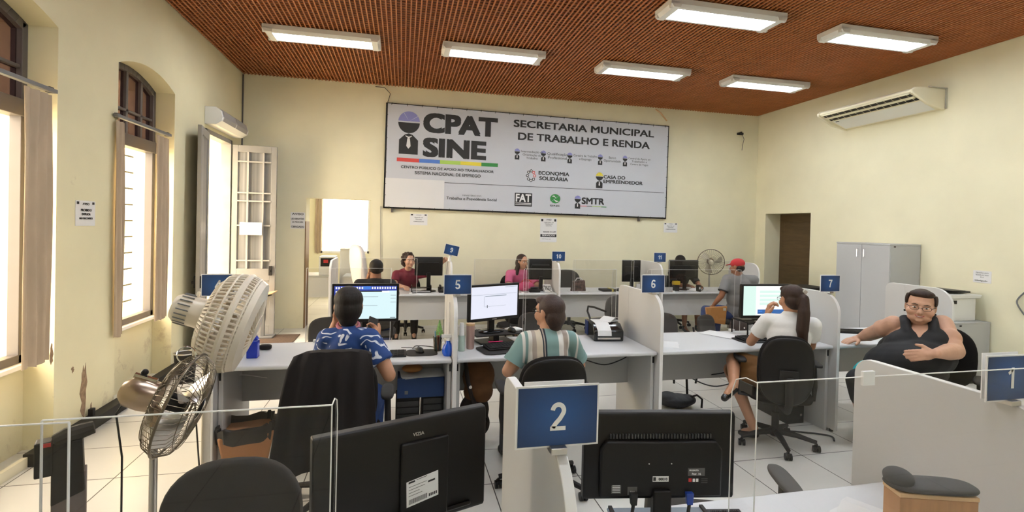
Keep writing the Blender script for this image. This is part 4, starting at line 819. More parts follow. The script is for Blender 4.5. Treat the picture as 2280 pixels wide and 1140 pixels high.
qq = lambda x, y, z: C+R@V((x, y, z))
remesh('hair', [('e', qq(0, -.022, .034), (.083, .094, .082), R), ('e', qq(0, -.055, -.03), (.085, .060, .10), R), cap(qq(-.055, -.02, 0), qq(-.085, .01, -.20), .034, .03), cap(qq(-.085, .01, -.2), qq(-.10, .03, -.30), .03, .012), cap(qq(.06, -.02, 0), qq(.075, -.01, -.2), .032, .026), ('e', qq(0, -.06, -.15), (.09, .04, .11), R)], .007, 3, H_br, t); face_parts(t, C, R, 1.0)

shoes(t, [(q((4.45, 7.4, .1)), q((4.45, 7.28, .04))), (q((4.2, 7.4, .1)), q((4.2, 7.28, .04)))])
o = V((7.25, 7.72, 0)); t = person('person hidden behind the right back-row monitor, only dark hair showing', tuple(o)); q = rel(o)
C = q((7.20, 7.68, 1.165)); R = basis((0, -1, -.15)); N = q((7.22, 7.7, 1.03)); P = q((7.25, 7.85, .55)); sR, sL = q((7.05, 7.71, .97)), q((7.40, 7.71, .97)); eR, wR = q((7.0, 7.52, .79)), q((7.14, 7.36, .80)); eL, wL = q((7.46, 7.52, .79)), q((7.34, 7.36, .80)); hL, hR = q((7.35, 7.84, .52)), q((7.15, 7.84, .52))
B = torso(N, P, sL, sR)[0]+head(C, R)+neck(N, C)+arm(sL, eL, wL)+arm(sR, eR, wR)+hand(wL, (-.2, -1, 0), (0, 0, -1), False, .3)+hand(wR, (.2, -1, 0), (0, 0, -1), True, .3)+leg(hL, q((7.37, 7.42, .52)), q((7.37, 7.4, .1)), q((7.37, 7.28, .04)))+leg(hR, q((7.13, 7.42, .52)), q((7.13, 7.4, .1)), q((7.13, 7.28, .04)))
remesh('body', B, .009, 3, SK_br, t); remesh('shirt', torso(N, P, sL, sR, .014)[0]+[('b', sL, sL+(eL-sL)*.8, .064, .062), ('b', sR, sR+(eR-sR)*.8, .064, .062), cap(sL, sL+(eL-sL)*.3, .064, .06), cap(sR, sR+(eR-sR)*.3, .064, .06)], .011, 4, M_blk, t)
qq = lambda x, y, z: C+R@V((x, y, z)); remesh('hair', [('e', qq(0, -.018, .040), (.085, .095, .084), R), ('e', qq(0, -.045, 0), (.078, .062, .07), R)], .007, 3, H_dk, t); face_parts(t, C, R, 1.0)

shoes(t, [(q((7.37, 7.4, .1)), q((7.37, 7.28, .04))), (q((7.13, 7.4, .1)), q((7.13, 7.28, .04)))])
o = V((7.2, 6.2, 0)); t = person('person in a red cap and grey polo shirt sitting by the far desk', tuple(o)); q = rel(o)
C = q((7.165, 6.16, 1.215)); R = basis((-0.45, 0.85, -.10)); N = q((7.20, 6.16, 1.085)); P = q((7.24, 6.22, .55)); sL, sR = q((7.035, 6.20, 1.035)), q((7.40, 6.10, 1.035)); eL, wL = q((6.94, 6.18, .80)), q((6.87, 6.25, .66)); eR, wR = q((7.46, 6.25, .79)), q((7.34, 6.48, .80)); hL, hR = q((7.13, 6.24, .52)), q((7.34, 6.22, .52)); kL, kR = q((6.98, 6.60, .52)), q((7.22, 6.64, .52))
B = torso(N, P, sL, sR, 0, 1.05)[0]+head(C, R)+neck(N, C, .056)+arm(sL, eL, wL)+arm(sR, eR, wR)+hand(wL, (-.2, .3, -1), (.7, 0, 0), False, .6)+hand(wR, (-.2, 1, 0), (0, 0, -1), True, .3)+leg(hL, kL, q((6.96, 6.62, .1)), q((6.9, 6.74, .04)))+leg(hR, kR, q((7.2, 6.66, .1)), q((7.15, 6.78, .04)))
remesh('body', B, .008, 3, SK_br, t)
M_polo = mat('grey_polo', (0.20, 0.20, 0.20), .85); remesh('polo_shirt', torso(N, P, sL, sR, .016, 1.05)[0]+[('b', sL, sL+(eL-sL)*.72, .068, .068), ('b', sR, sR+(eR-sR)*.72, .068, .068), cap(sL, sL+(eL-sL)*.3, .068, .062), cap(sR, sR+(eR-sR)*.3, .068, .062)], .010, 4, M_polo, t)
for S_, E in ((sL, eL), (sR, eR)): MB().cyl(S_+(E-S_)*.70, S_+(E-S_)*.75, .071, .071, 20).build('sleeve_trim', M_dark, t)
remesh('trousers', [cap(hL, kL, .092, .074), cap(hR, kR, .092, .074), cap(kL, q((6.96, 6.62, .12)), .07, .055), cap(kR, q((7.2, 6.66, .12)), .07, .055), cap(hL, hR, .10, .10)], .012, 3, M_jean, t)
qq = lambda x, y, z: C+R@V((x, y, z)); remesh('hair', [('e', qq(0, -.045, -.02), (.078, .055, .055), R)], .007, 2, H_dk, t)
M_rcap = mat('red_cap_cloth', (0.42, 0.02, 0.025), .75)
remesh('cap', [('e', qq(0, -.012, .048), (.086, .100, .072), R), ('e', qq(0, .105, .035), (.066, .060, .008), R @ rot(-.2))], .006, 3, M_rcap, t)
shoes(t, [(q((6.96, 6.62, .1)), q((6.9, 6.74, .04))), (q((7.2, 6.66, .1)), q((7.15, 6.78, .04)))])
# ================================================================== desks, dividers, number signs, screens
ZD = 0.75
def desk(label, x0, x1, y0, y1, modesty, side='near', group='grey counter desks'):
    """y0 is the edge towards the viewer; modesty = y of the modesty board; local origin at floor, x0,y0"""
    t = thing('desk', label, 'desk', (x0, y0, 0), 0, group); w = x1-x0; d = y1-y0; m0 = modesty-y0
    MB().box(0, w, 0, d, ZD-0.03, ZD).build('desktop', [M_top], t, bevel=0.011, seg=3)
    for xx in (0.0, w-0.028): MB().box(xx, xx+0.028, 0.05, d-0.05, 0.0, ZD-0.03).build('side_panel', M_panel, t, bevel=0.002)
    MB().box(0.028, w-0.028, m0, m0+0.02, 0.37, ZD-0.03).build('modesty_panel', M_dkpanel if side == 'clerk' else M_panel, t)
    if side == 'client': MB().box(0.028, w-0.028, m0-0.012, m0, ZD-0.13, ZD-0.03).build('apron_rail', M_dkpanel, t)
    else:
        m = MB().box(0.25, w-0.3, m0-0.05, m0-0.03, ZD-0.06, ZD-0.03)
        for k in range(6): xx = 0.28+k*(w-0.62)/5; m.box(xx, xx+0.025, m0-0.06, m0-0.02, ZD-0.075, ZD-0.03)
        m.build('cable_clips', M_dark, t)
        for xx in (0.003, w-0.015): MB().box(xx, xx+0.012, 0.045, 0.051, ZD-0.10, ZD-0.05).build('bracket', M_dark, t)
    return t
X2 = [1.30, 2.87, 4.49, 6.16, 7.72]
for k, lb in enumerate(('grey desk with the blue spray bottle, in front of the sign 4 divider', 'grey desk between the number 5 and number 6 dividers', 'grey desk between the number 6 and number 7 dividers', 'grey desk beside the smiling person in a black top')):
    desk(lb, X2[k]+0.018, X2[k+1]-0.018, 3.53, 4.20, 3.98, 'clerk')
X3 = [1.56, 3.16, 4.74, 6.39, 8.10]
for k, lb in enumerate(('back-row desk in front of the person in maroon', 'back-row desk in front of the person in pink', 'back-row desk with the patterned bag on it', 'back-row desk facing the person in the red cap')):
    desk(lb, X3[k]+0.018, X3[k+1]-0.018, 6.90, 7.55, 7.02, 'client')
X1 = [1.30, 2.87, 4.42]
for k, lb in enumerate(('foreground desk carrying the tilted black monitor', 'foreground desk with the small wooden box and papers')):
    desk(lb, X1[k]+0.018, X1[k+1]-0.018, 0.95, 1.555, 1.10, 'client')

def divider(label, x, y0, y1, zt, group):
    t = thing('divider_panel', label, 'divider panel', (x, y0, 0), 0, group); L = y1-y0; r = 0.17; q = 0.07
    pr = [(0, 0.02), (0, zt-r)]+[(r-r*math.cos(a), zt-r+r*math.sin(a)) for a in [PI/2*i/10 for i in range(1, 11)]]
    pr += [(L-q+q*math.sin(a), zt-q+q*math.cos(a)) for a in [PI/2*i/6 for i in range(0, 7)]]+[(L, 0.02)]
    MB().prism(pr, 'x', -0.0145, 0.0145, 0, 1).build('board', [M_panel, M_edge], t, 25, bevel=0.003)
    if group != g1: MB().box(-0.0165, 0.0165, L-0.215, L-0.195, 0.02, zt-0.006).build('joint_strip', M_panel, t)
    for yy in (0.05, L-0.08): MB().cyl((0, yy, 0), (0, yy, 0.025), 0.016, n=10).build('foot', M_dark, t)
    return t
g2, g3, g1 = 'dividers of the middle row', 'dividers of the back row', 'dividers of the front row'
for x, n in zip(X2[:4], '4567'): divider('curved grey divider under the number %s sign' % n, x, 3.50, 4.28, 1.20, g2)
divider('grey divider directly behind the smiling person in the black top', X2[4], 3.72, 4.40, 1.20, g2)
for x, lb in zip(X3, ('divider beside the opening, left of the person in a black shirt', 'edge-on divider under the tilted number 9 sign', 'divider under the number 10 sign', 'divider under the number 11 sign', 'rounded divider beyond the person in the red cap')): divider('grey '+lb, x, 6.85, 7.60, 1.205, g3)
divider('white-edged divider under the big number 2 sign', X1[1], 1.03, 1.73, 1.19, g1)
divider('large grey divider in the right foreground under the number 1 sign', X1[2], 1.05, 1.745, 1.19, g1)
divider('grey divider at the lower left beside the foreground desk', X1[0], 1.03, 1.73, 1.19, g1)

M_navy = bpy.data.materials.new('navy_sign_print'); M_navy.use_nodes = True
def _navy():
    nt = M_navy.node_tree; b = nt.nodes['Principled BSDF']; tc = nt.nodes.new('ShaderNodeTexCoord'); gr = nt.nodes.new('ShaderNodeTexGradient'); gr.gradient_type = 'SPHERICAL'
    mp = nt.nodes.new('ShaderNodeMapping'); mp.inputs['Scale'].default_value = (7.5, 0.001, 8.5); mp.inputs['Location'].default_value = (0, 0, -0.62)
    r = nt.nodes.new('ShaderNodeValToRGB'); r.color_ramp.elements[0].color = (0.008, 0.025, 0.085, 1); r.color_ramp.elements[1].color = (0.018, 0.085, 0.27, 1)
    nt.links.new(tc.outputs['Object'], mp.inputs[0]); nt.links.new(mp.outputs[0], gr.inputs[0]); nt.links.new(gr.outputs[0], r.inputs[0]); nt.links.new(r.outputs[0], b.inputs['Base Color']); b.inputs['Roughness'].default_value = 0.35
_navy()
def ribbon(m, pts, w, P):
    L = []
    for i, p in enumerate(pts):
        a = V((*pts[max(i-1, 0)], 0)); b = V((*pts[min(i+1, len(pts)-1)], 0)); d = (b-a).normalized(); L.append(((p[0]-d.y*w/2, p[1]+d.x*w/2), (p[0]+d.y*w/2, p[1]-d.x*w/2)))
    for (a, b), (c, d) in zip(L, L[1:]): m.quad([P(b), P(d), P(c), P(a)])
def digit(m, ch, P):
    """bold grotesque digits drawn as flat strokes in a 0.58 x 1 box"""
    w = .165; A = lambda cx, cy, rx, ry, a0, a1, n=16: [(cx+rx*math.cos(math.radians(a0+(a1-a0)*i/n)), cy+ry*math.sin(math.radians(a0+(a1-a0)*i/n))) for i in range(n+1)]
    R_ = lambda *q, ww=w: ribbon(m, list(q), ww, P)
    if ch == '1': R_((.36, 0), (.36, 1), ww=.18); ribbon(m, [(.36, .93), (.24, .80), (.10, .71)], .15, P)
    if ch == '2': ribbon(m, A(.29, .70, .205, .215, 175, -30)+[(.36, .42), (.20, .25), (.09, .10)], w, P); R_((.0, .075), (.57, .075), ww=.15)
    if ch == '4': R_((.42, 0), (.42, 1)); R_((.40, .93), (.06, .33), ww=.14); R_((0, .29), (.60, .29), ww=.14)
    if ch == '5': R_((.10, .925), (.53, .925), ww=.15); R_((.15, .97), (.10, .45), ww=.15); ribbon(m, A(.28, .305, .205, .225, 140, -160, 20), w, P)
    if ch in '69':
        Q = P if ch == '6' else (lambda p: P((.58-p[0], 1-p[1])))
        ribbon(m, A(.29, .295, .20, .215, 0, 360, 24), w, Q); ribbon(m, A(.33, .44, .245, .48, 45, 185, 16), w, Q)
    if ch == '7': R_((.02, .925), (.58, .925), ww=.15); R_((.50, .90), (.36, .62), (.26, .30), (.22, 0))
    if ch == '0': ribbon(m, A(.29, .5, .205, .42, 0, 360, 28), w, P)
def number_sign(n, x, y, z, w=0.205, h=0.147, rz=0.0, ry=0.0, where=''):
    t = thing('number_sign', 'navy sign reading %s %s' % (n, where), 'number sign', (x, y, z), rz, 'counter number signs'); t.rotation_euler = (0, ry, rz)
    MB().box(-w/2, w/2, -0.018, -0.014, 0, h).build('plate', M_edge, t, None); MB().box(-w*.37, w*.37, 0.012, 0.015, 0, h).build('plate', M_edge, t, None)
    P = lambda u, v, l: (u, -0.018-l, v)
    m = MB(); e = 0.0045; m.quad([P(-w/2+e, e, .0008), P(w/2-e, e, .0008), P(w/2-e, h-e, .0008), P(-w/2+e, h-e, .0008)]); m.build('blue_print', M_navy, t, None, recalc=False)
    m = MB(); sc = .055*(.92 if len(n) > 1 else 1)*h/.147*1.22; gap = .70 if n != '11' else .52; x0 = -gap*sc*(len(n)-1)/2-.29*sc
    for i, ch in enumerate(n): digit(m, ch, lambda p, xx=x0+i*gap*sc: P(xx+p[0]*sc, h*.5+(p[1]-.5)*sc, .0018))
    m.build('number', M_edge, t, None, recalc=False)
    MB().box(-0.02, 0.02, -0.036, 0.036, -0.012, 0.004).build('clip', M_metal, t, bevel=0.002)
    return t
number_sign('4', 1.295, 3.63, 1.205, where='behind the white fan'); number_sign('5', 2.89, 3.63, 1.205, where='between the two lit monitors'); number_sign('6', 4.47, 3.64, 1.205, where='on the middle-row divider'); number_sign('7', 6.17, 3.63, 1.205, where='beside the person with the ponytail')
number_sign('2', 2.855, 1.125, 1.195, where='large in the foreground'); number_sign('1', 4.395, 1.20, 1.195, where='at the right edge of the view')
t9 = number_sign('9', 3.15, 6.97, 1.29, ry=math.radians(12), where='tilted on a white stick')
MB().cyl((0.0, 0, -0.09), (0.0, 0, 0.02), 0.02, 0.016, 10).build('stick', M_edge, t9)
number_sign('10', 4.75, 6.98, 1.215, where='on the back-row divider'); number_sign('11', 6.40, 6.98, 1.215, where='on the back-row divider near the corner')

def screen(label, x0, x1, y, z0, z1, ret=0.09, sides=(1, 1), group='clear acrylic counter screens'):
    t = thing('acrylic_screen', label, 'acrylic screen', (x0, y, z0), 0, group); w = x1-x0; h = z1-z0; e = 0.0018
    m = MB(); m.box(0, w, -e, e, 0, h)
    for k, xx in ((0, 0.0), (1, w)):
        if sides[k]:
            s = -e if k else e
            pr = [(e, 0), (ret, 0), (ret, h-0.05)]+[(ret-0.05+0.05*math.cos(a), h-0.05+0.05*math.sin(a)) for a in (PI/8, PI/4, 3*PI/8, PI/2)]+[(e, h)]
            m.prism(pr, 'x', xx-e if k else xx, xx if k else xx+e)
    m.build('sheet', M_acr, t, None)
    m = MB(); m.box(0, w, -e*1.1, e*1.1, h, h+0.002)
    for k, xx in ((0, 0.0), (1, w)):
        if sides[k]:
            m.tube([(xx, ret, 0), (xx, ret, h-0.05), (xx, ret-0.015, h-0.015), (xx, ret-0.05, h), (xx, 0, h)], 0.0013, 6); m.tube([(xx, 0, 0), (xx, 0, h)], 0.0015, 6)
        else: m.box(xx-0.001, xx+0.001, -e*1.3, e*1.3, 0, h)
    m.build('polished_edge', M_acre, t)
    for xx in (0.08, w-0.08): MB().box(xx-0.02, xx+0.02, -0.008, 0.03, 0, 0.02).build('clip', M_acre, t)
    return t
screen('clear screen across the lower left foreground, before the metal fan', 1.885, 2.36, 1.0, ZD, 1.36, sides=(0, 1))
screen('clear screen at the far lower left, overlapping its neighbour', 1.32, 1.93, 0.992, ZD, 1.357, sides=(0, 0))
sc1 = screen('clear screen in the right foreground, before the big grey divider', 3.31, 4.36, 1.0, ZD, 1.36, sides=(1, 0))
MB().box(0.30, 0.335, -0.004, 0.004, 0.59, 0.625).build('tape_piece', M_paper, sc1)
MB().box(-0.002, 0.002, 0.015, 0.06, 0.575, 0.598).build('fixing_plate', M_dark, sc1)
screen('clear screen on the desk before the person in the blue blouse', 1.745, 2.40, 4.17, ZD, 1.345)
screen('clear screen on the desk by the black printer', 3.55, 4.40, 4.17, ZD, 1.345)
screen('clear screen on the desk to the left of the lit monitor of the ponytail person', 4.75, 5.70, 4.17, ZD, 1.345)
for lb, a, b in (('between the person in black and the person in maroon', 1.95, 2.69), ('before the person in pink', 3.5, 4.29), ('before the empty back-row chair', 5.0, 5.95), ('before the person in the red cap', 6.55, 7.75)):
    screen('back-row clear screen '+lb, a, b, 6.93, ZD, 1.24)

# ------------------------------------------------------------------ chairs
def caster(m, x, y, z=0.0):
    for s in (-1, 1): m.cyl((x+s*0.006, y-0.0, z+0.026), (x+s*0.024, y, z+0.026), 0.026, n=14)
    m.cyl((x, y, z+0.03), (x, y, z+0.065), 0.009, n=8); m.box(x-0.012, x+0.012, y-0.02, y+0.02, z+0.03, z+0.052)
def task_chair(label, loc, rz, seat_z=0.46, back_top=0.92, bw=0.45, bh=0.44, cloth=None, arms=True, base_rot=0.3, group=None, back=True, armcol=None, back_y=-0.22, lean=0.10, plate=False):
    cloth = cloth or M_cloth; armcol = armcol or M_dark
    t = thing('office_chair', label, 'office chair', loc, rz, group)
    MB().pad(0.48, 0.46, 0.085, 4, R=rot(PI/2), c=(0, 0.02, seat_z-0.045), curve2=-0.01).build('seat', cloth, t, 60)
    MB().box(-0.13, 0.13, -0.12, 0.14, seat_z-0.12, seat_z-0.085).build('seat_plate', M_dark, t, bevel=0.008)
    if back:
        zc = back_top-bh/2
        MB().pad(bw, bh, 0.065, 2.7, R=rot(lean), c=(0, back_y, zc), curve=0.045, curve2=0.015).build('backrest', cloth, t, 60)
        if plate: MB().pad(bw*0.96, bh*0.96, 0.03, 2.7, R=rot(lean), c=(0, back_y-0.03, zc), curve=0.045, curve2=0.015).build('back_shell', M_black, t, 60)
        m = MB(); m.tube([(0, 0, seat_z-0.10), (0, back_y-0.03, seat_z-0.10), (0, back_y-0.07, seat_z-0.04), (0, back_y-0.06, zc-0.03)], 0.028, 10); m.box(-0.065, 0.065, back_y-0.06, back_y-0.035, zc-0.08, zc+0.02)
        m.build('back_support', M_dark, t, bevel=0.004)
    MB().cyl((0, 0, 0.10), (0, 0, 0.26), 0.028, n=16).cyl((0, 0, 0.26), (0, 0, seat_z-0.10), 0.016, n=12).build('gas_column', M_dark, t)
    MB().lathe([(0.03, 0.07), (0.045, 0.08), (0.045, 0.125), (0.03, 0.14)], n=20).build('base_hub', M_dark, t)
    for k in range(5):
        a = base_rot+k*2*PI/5; c, s_ = math.cos(a), math.sin(a)
        l = MB(); l.tube([(c*0.03, s_*0.03, 0.11), (c*0.16, s_*0.16, 0.10), (c*0.29, s_*0.29, 0.075)], [0.026, 0.021, 0.016], 8); lo = l.build('leg', M_dark, t)
        k_ = MB(); caster(k_, c*0.29, s_*0.29); k_.build('caster', M_black, lo)
    if arms:
        for s_ in (-1, 1):
            x = s_*0.275; m = MB(); m.tube([(s_*0.14, 0.0, seat_z-0.09), (x, 0.0, seat_z-0.08), (x+s_*0.005, 0.01, seat_z+0.02), (x, 0.02, seat_z+0.19)], [0.018, 0.018, 0.022, 0.02], 10)
            ao = m.build('armrest', armcol, t); MB().pad(0.08, 0.27, 0.03, 3, R=rot(PI/2), c=(x, 0.03, seat_z+0.205)).build('arm_pad', armcol, ao, 60)
    return t
task_chair('black office chair under the draped dark jacket', (2.14, 3.13, 0), 0, back_top=0.97, bh=0.50, base_rot=0.2)
task_chair('black office chair of the person in the striped blouse', (3.42, 3.10, 0), 0, back_top=0.925, bw=0.44, bh=0.42, base_rot=0.5, plate=True)
task_chair('black office chair of the person with the ponytail', (5.47, 3.41, 0), -0.45, seat_z=0.47, back_top=0.935, bw=0.40, bh=0.55, base_rot=1.0, plate=True, back_y=-0.26)
task_chair('black office chair holding the smiling person in the black top', (6.60, 3.06, 0), 2.12, seat_z=0.44, back_top=0.98, bw=0.50, bh=0.50, back_y=-0.27)
task_chair('charcoal office chair in the lower left foreground', (1.93, 1.66, 0), PI, back_top=0.87, bw=0.46, bh=0.44, cloth=M_gcloth, arms=False, back_y=-0.24)
task_chair('dark grey chair whose armrest shows beyond the foreground desk', (3.85, 1.90, 0), PI-0.35, seat_z=0.455, cloth=M_gcloth, back=False, armcol=M_foam)
task_chair('empty dark chair behind the back-row desk with the patterned bag', (5.27, 7.92, 0), PI, back_top=0.985, bw=0.50, bh=0.46, cloth=M_gcloth, arms=False)
task_chair('black office chair of the person in pink', (4.33, 7.96, 0), PI, back_top=0.90, cloth=M_cloth, arms=False)
task_chair('black office chair of the person in maroon', (2.56, 7.98, 0), PI, back_top=0.88, cloth=M_cloth, arms=False)
task_chair('black office chair of the person hidden by the monitor', (7.25, 7.98, 0), PI, back_top=0.88, cloth=M_cloth, arms=False)
# tall white leather armchair near the opening
t = thing('leather_chair', 'tall white leather office chair turned sideways by the opening', 'office chair', (2.02, 8.06, 0), -1.1)
M_leather = mat('white_leather', (0.66, 0.62, 0.58), 0.45)
MB().pad(0.52, 0.50, 0.12, 4, R=rot(PI/2), c=(0, 0.02, 0.47)).build('seat', M_leather, t, 60)
m = MB(); m.pad(0.50, 0.80, 0.11, 3.4, R=rot(0.16), c=(0, -0.25, 0.98), curve=0.05, curve2=0.03)
m.build('backrest', M_leather, t, 60)
m = MB()
for k in (-1, 0, 1): m.tube([(k*0.13, -0.175-0.10*(z-0.65)*1.5, z) for z in (0.66, 0.8, 0.95, 1.1, 1.25)], 0.02, 8)
m.build('back_roll', M_leather, t)
for s_ in (-1, 1):
    m = MB(); m.tube([(s_*0.27, -0.22, 0.68), (s_*0.29, 0.02, 0.70), (s_*0.28, 0.18, 0.66), (s_*0.27, 0.20, 0.50), (s_*0.25, 0.05, 0.42)], 0.026, 10); m.build('armrest', M_leather, t)
MB().cyl((0, 0, 0.1), (0, 0, 0.42), 0.03).build('gas_column', M_metal, t)
for k in range(5):
    a = k*2*PI/5; lo = MB().tube([(0, 0, 0.11), (math.cos(a)*.28, math.sin(a)*.28, 0.075)], [.03, .018], 8).build('leg', M_metal, t); k_ = MB(); caster(k_, math.cos(a)*.28, math.sin(a)*.28); k_.build('caster', M_black, lo)

def visitor_chair(label, loc, rz, cloth=None, arms=False, bh=0.33, top=0.82):
    cloth = cloth or M_gcloth
    t = thing('visitor_chair', label, 'visitor chair', loc, rz, 'visitor chairs between the rows')
    MB().pad(0.46, 0.44, 0.06, 4, R=rot(PI/2), c=(0, 0.0, 0.43)).build('seat', cloth, t, 60)
    MB().pad(0.46, bh, 0.045, 3.6, R=rot(0.16), c=(0, -0.25, top-bh/2), curve=0.04).build('backrest', cloth, t, 60)
    for sx in (-1, 1):
        MB().tube([(sx*0.20, 0.19, 0.41), (sx*0.215, 0.22, 0.0)], 0.012, 8).build('leg', M_black, t)
        MB().tube([(sx*0.20, -0.17, 0.41), (sx*0.215, -0.24, 0.0)], 0.012, 8).build('leg', M_black, t)
        MB().tube([(sx*0.19, -0.10, 0.405), (sx*0.19, -0.26, 0.43), (sx*0.19, -0.295, top-0.12)], 0.011, 8).build('back_stay', M_black, t)
        if arms: MB().tube([(sx*0.24, -0.24, 0.62), (sx*0.25, 0.0, 0.64), (sx*0.25, 0.14, 0.63), (sx*0.24, 0.17, 0.56), (sx*0.22, 0.1, 0.42)], 0.014, 8).build('armrest', M_black, t)
    MB().box(-0.2, 0.2, -0.17, 0.19, 0.385, 0.40).build('seat_frame', M_black, t)
    return t
visitor_chair('dark visitor chair beside the screen, left of the person in the blue blouse', (1.92, 4.66, 0), PI+0.2)
visitor_chair('dark visitor chair seen behind the head of the person in stripes', (3.88, 4.72, 0), PI-0.1)
visitor_chair('dark visitor chair beyond the number 6 divider', (5.22, 4.78, 0), PI-0.25, M_gcloth, top=0.79)
visitor_chair('dark visitor chair beyond the lit monitor of the ponytail person', (6.05, 4.85, 0), PI+0.6, top=0.74)
visitor_chair('grey mesh visitor chair left of the number 6 divider', (5.30, 6.35, 0), 0.25, mat('grey_mesh_cloth', (0.075, 0.07, 0.065), 0.8, bump=.5, bscale=300), True, 0.36, 0.84)
visitor_chair('black visitor chair under the person in the black shirt', (2.2, 6.05, 0), 0.0)
visitor_chair('black visitor chair under the person in the red cap', (7.22, 6.25, 0), 0.35)
visitor_chair('black visitor chair in front of the back-row desk of the person in pink', (3.95, 6.20, 0), 0.1, M_cloth)
visitor_chair('black visitor chair at the desk of the smiling person', (6.95, 4.72, 0), PI, M_cloth, top=0.84)

# ------------------------------------------------------------------ cabinets
def cab_side(name, label, x0, y0, y1, h, cat, doors):
    t = thing(name, label, cat, (x0, y0, 0)); w = WX-0.01-x0; L = y1-y0
    MB().box(0.018, w, 0, L, 0.04, h-0.02).build('body', M_cab, t, bevel=0.003)
    MB().box(0.0, w, -0.004, L+0.004, h-0.02, h).build('top_board', M_cab, t, bevel=0.003)
    MB().box(0.04, w, 0.01, L-0.01, 0.0, 0.04).build('plinth', M_dark, t)
    for k in range(doors):
        a = 0.003+k*(L/doors); b = (k+1)*L/doors-0.003
        dr = MB().box(0.0, 0.018, a, b, 0.045, h-0.024).build('door', M_cab, t, bevel=0.002)
        yy = (b-0.05) if k == 0 and doors > 1 else a+0.05
        MB().tube([(0.0, yy, h-0.20), (-0.025, yy, h-0.19), (-0.025, yy, h-0.09), (0.0, yy, h-0.08)], 0.005, 8).build('handle', M_chrome, dr)
    MB().box(0.06, 0.09, -0.006, -0.003, h-0.045, h-0.03).build('label_plate', M_dark, t)
    return t
cab_side('storage_cabinet', 'tall grey two-door cabinet against the right wall', 8.76, 5.245, 6.06, 1.60, 'cabinet', 2)
cab_side('low_cabinet', 'low grey cabinet under the white printer', 8.74, 4.42, 5.10, 0.72, 'cabinet', 1)
t = thing('floor_printer', 'white office printer on the low grey cabinet', 'printer', (8.80, 4.50, 0.72))
MB().box(0.0, 0.36, 0.0, 0.45, 0.0, 0.27).build('body', M_white, t, bevel=0.012)
MB().prism([(-0.05, 0.27), (0.40, 0.27), (0.43, 0.31), (-0.05, 0.32)], 'y', -0.02, 0.47).build('scanner_lid', M_white, t, bevel=0.008)
MB().box(-0.03, 0.36, 0.06, 0.40, 0.325, 0.345).box(0.0, 0.20, -0.0, 0.30, 0.35, 0.362).build('document_feeder', M_black, t, bevel=0.006)
MB().box(-0.008, 0.06, -0.006, 0.0, 0.205, 0.245).build('control_panel', M_black, t)
for z in (0.06, 0.15): MB().box(-0.012, 0.0, 0.03, 0.42, z, z+0.08).build('paper_tray', M_white, t, bevel=0.004)
# low divider box beyond panel seven
t = thing('ledge_box', 'dark-topped box standing by the brown doorway', 'box', (8.55, 6.55, 0))
MB().box(0, 0.55, 0, 0.4, 0, 0.80).build('body', M_ivory, t, bevel=0.004); MB().box(-0.02, 0.56, -0.02, 0.42, 0.80, 0.86).build('lid', M_dark, t, bevel=0.006)

# ------------------------------------------------------------------ things in the side room
t = thing('desk', 'white-fronted desk in the side room seen through the opening', 'desk', (0.30, 9.35, 0))
MB().box(0, 0.98, 0, 0.6, 0.73, 0.755).build('desktop', M_top, t, bevel=0.005); MB().box(0.02, 0.96, 0.03, 0.05, 0.36, 0.73).build('modesty_panel', M_edge, t)
for xx in (0.0, 0.95): MB().box(xx, xx+0.03, 0.05, 0.55, 0, 0.73).build('side_panel', M_dkpanel, t)
t = thing('desk', 'white desk beyond the bright window opening, by the white chair', 'desk', (1.45, 9.2, 0))
MB().box(0, 1.1, 0, 0.6, 0.73, 0.755).build('desktop', M_top, t, bevel=0.005); MB().box(0.02, 1.08, 0.03, 0.05, 0.2, 0.73).build('modesty_panel', M_edge, t)
for xx in (0.0, 1.07): MB().box(xx, xx+0.03, 0.05, 0.55, 0, 0.73).build('side_panel', M_edge, t)
t = thing('cabinet_box', 'white boxy printer with a dark front on the side-room desk', 'printer', (1.02, 9.4, 0.755))
MB().box(0, 0.28, 0, 0.3, 0, 0.34).build('body', M_white, t, bevel=0.01); MB().box(0.03, 0.25, -0.006, 0, 0.16, 0.31).build('front_window', M_dark, t); MB().box(0.08, 0.16, -0.009, -0.006, 0.22, 0.28).build('sticker', M_red, t)
t = thing('storage_box', 'white upright cupboard under the side-room window', 'cupboard', (1.32, 9.9, 0)); MB().box(0, 0.34, 0, 0.4, 0, 1.22).build('body', M_white, t, bevel=0.006); MB().box(0.02, 0.32, -0.012, 0, 0.05, 1.17).build('door', M_white, t, bevel=0.003)
t = thing('desk_phone', 'black desk phone on the side-room desk', 'phone', (0.45, 9.5, 0.755)); MB().prism([(0, 0), (0.2, 0), (0.2, 0.09), (0, 0.03)], 'x', 0, 0.2).build('body', M_black, t, bevel=0.008); MB().tube([(0.02, 0.05, 0.08), (0.05, 0.12, 0.11), (0.02, 0.19, 0.11)], 0.02, 8).build('handset', M_black, t)
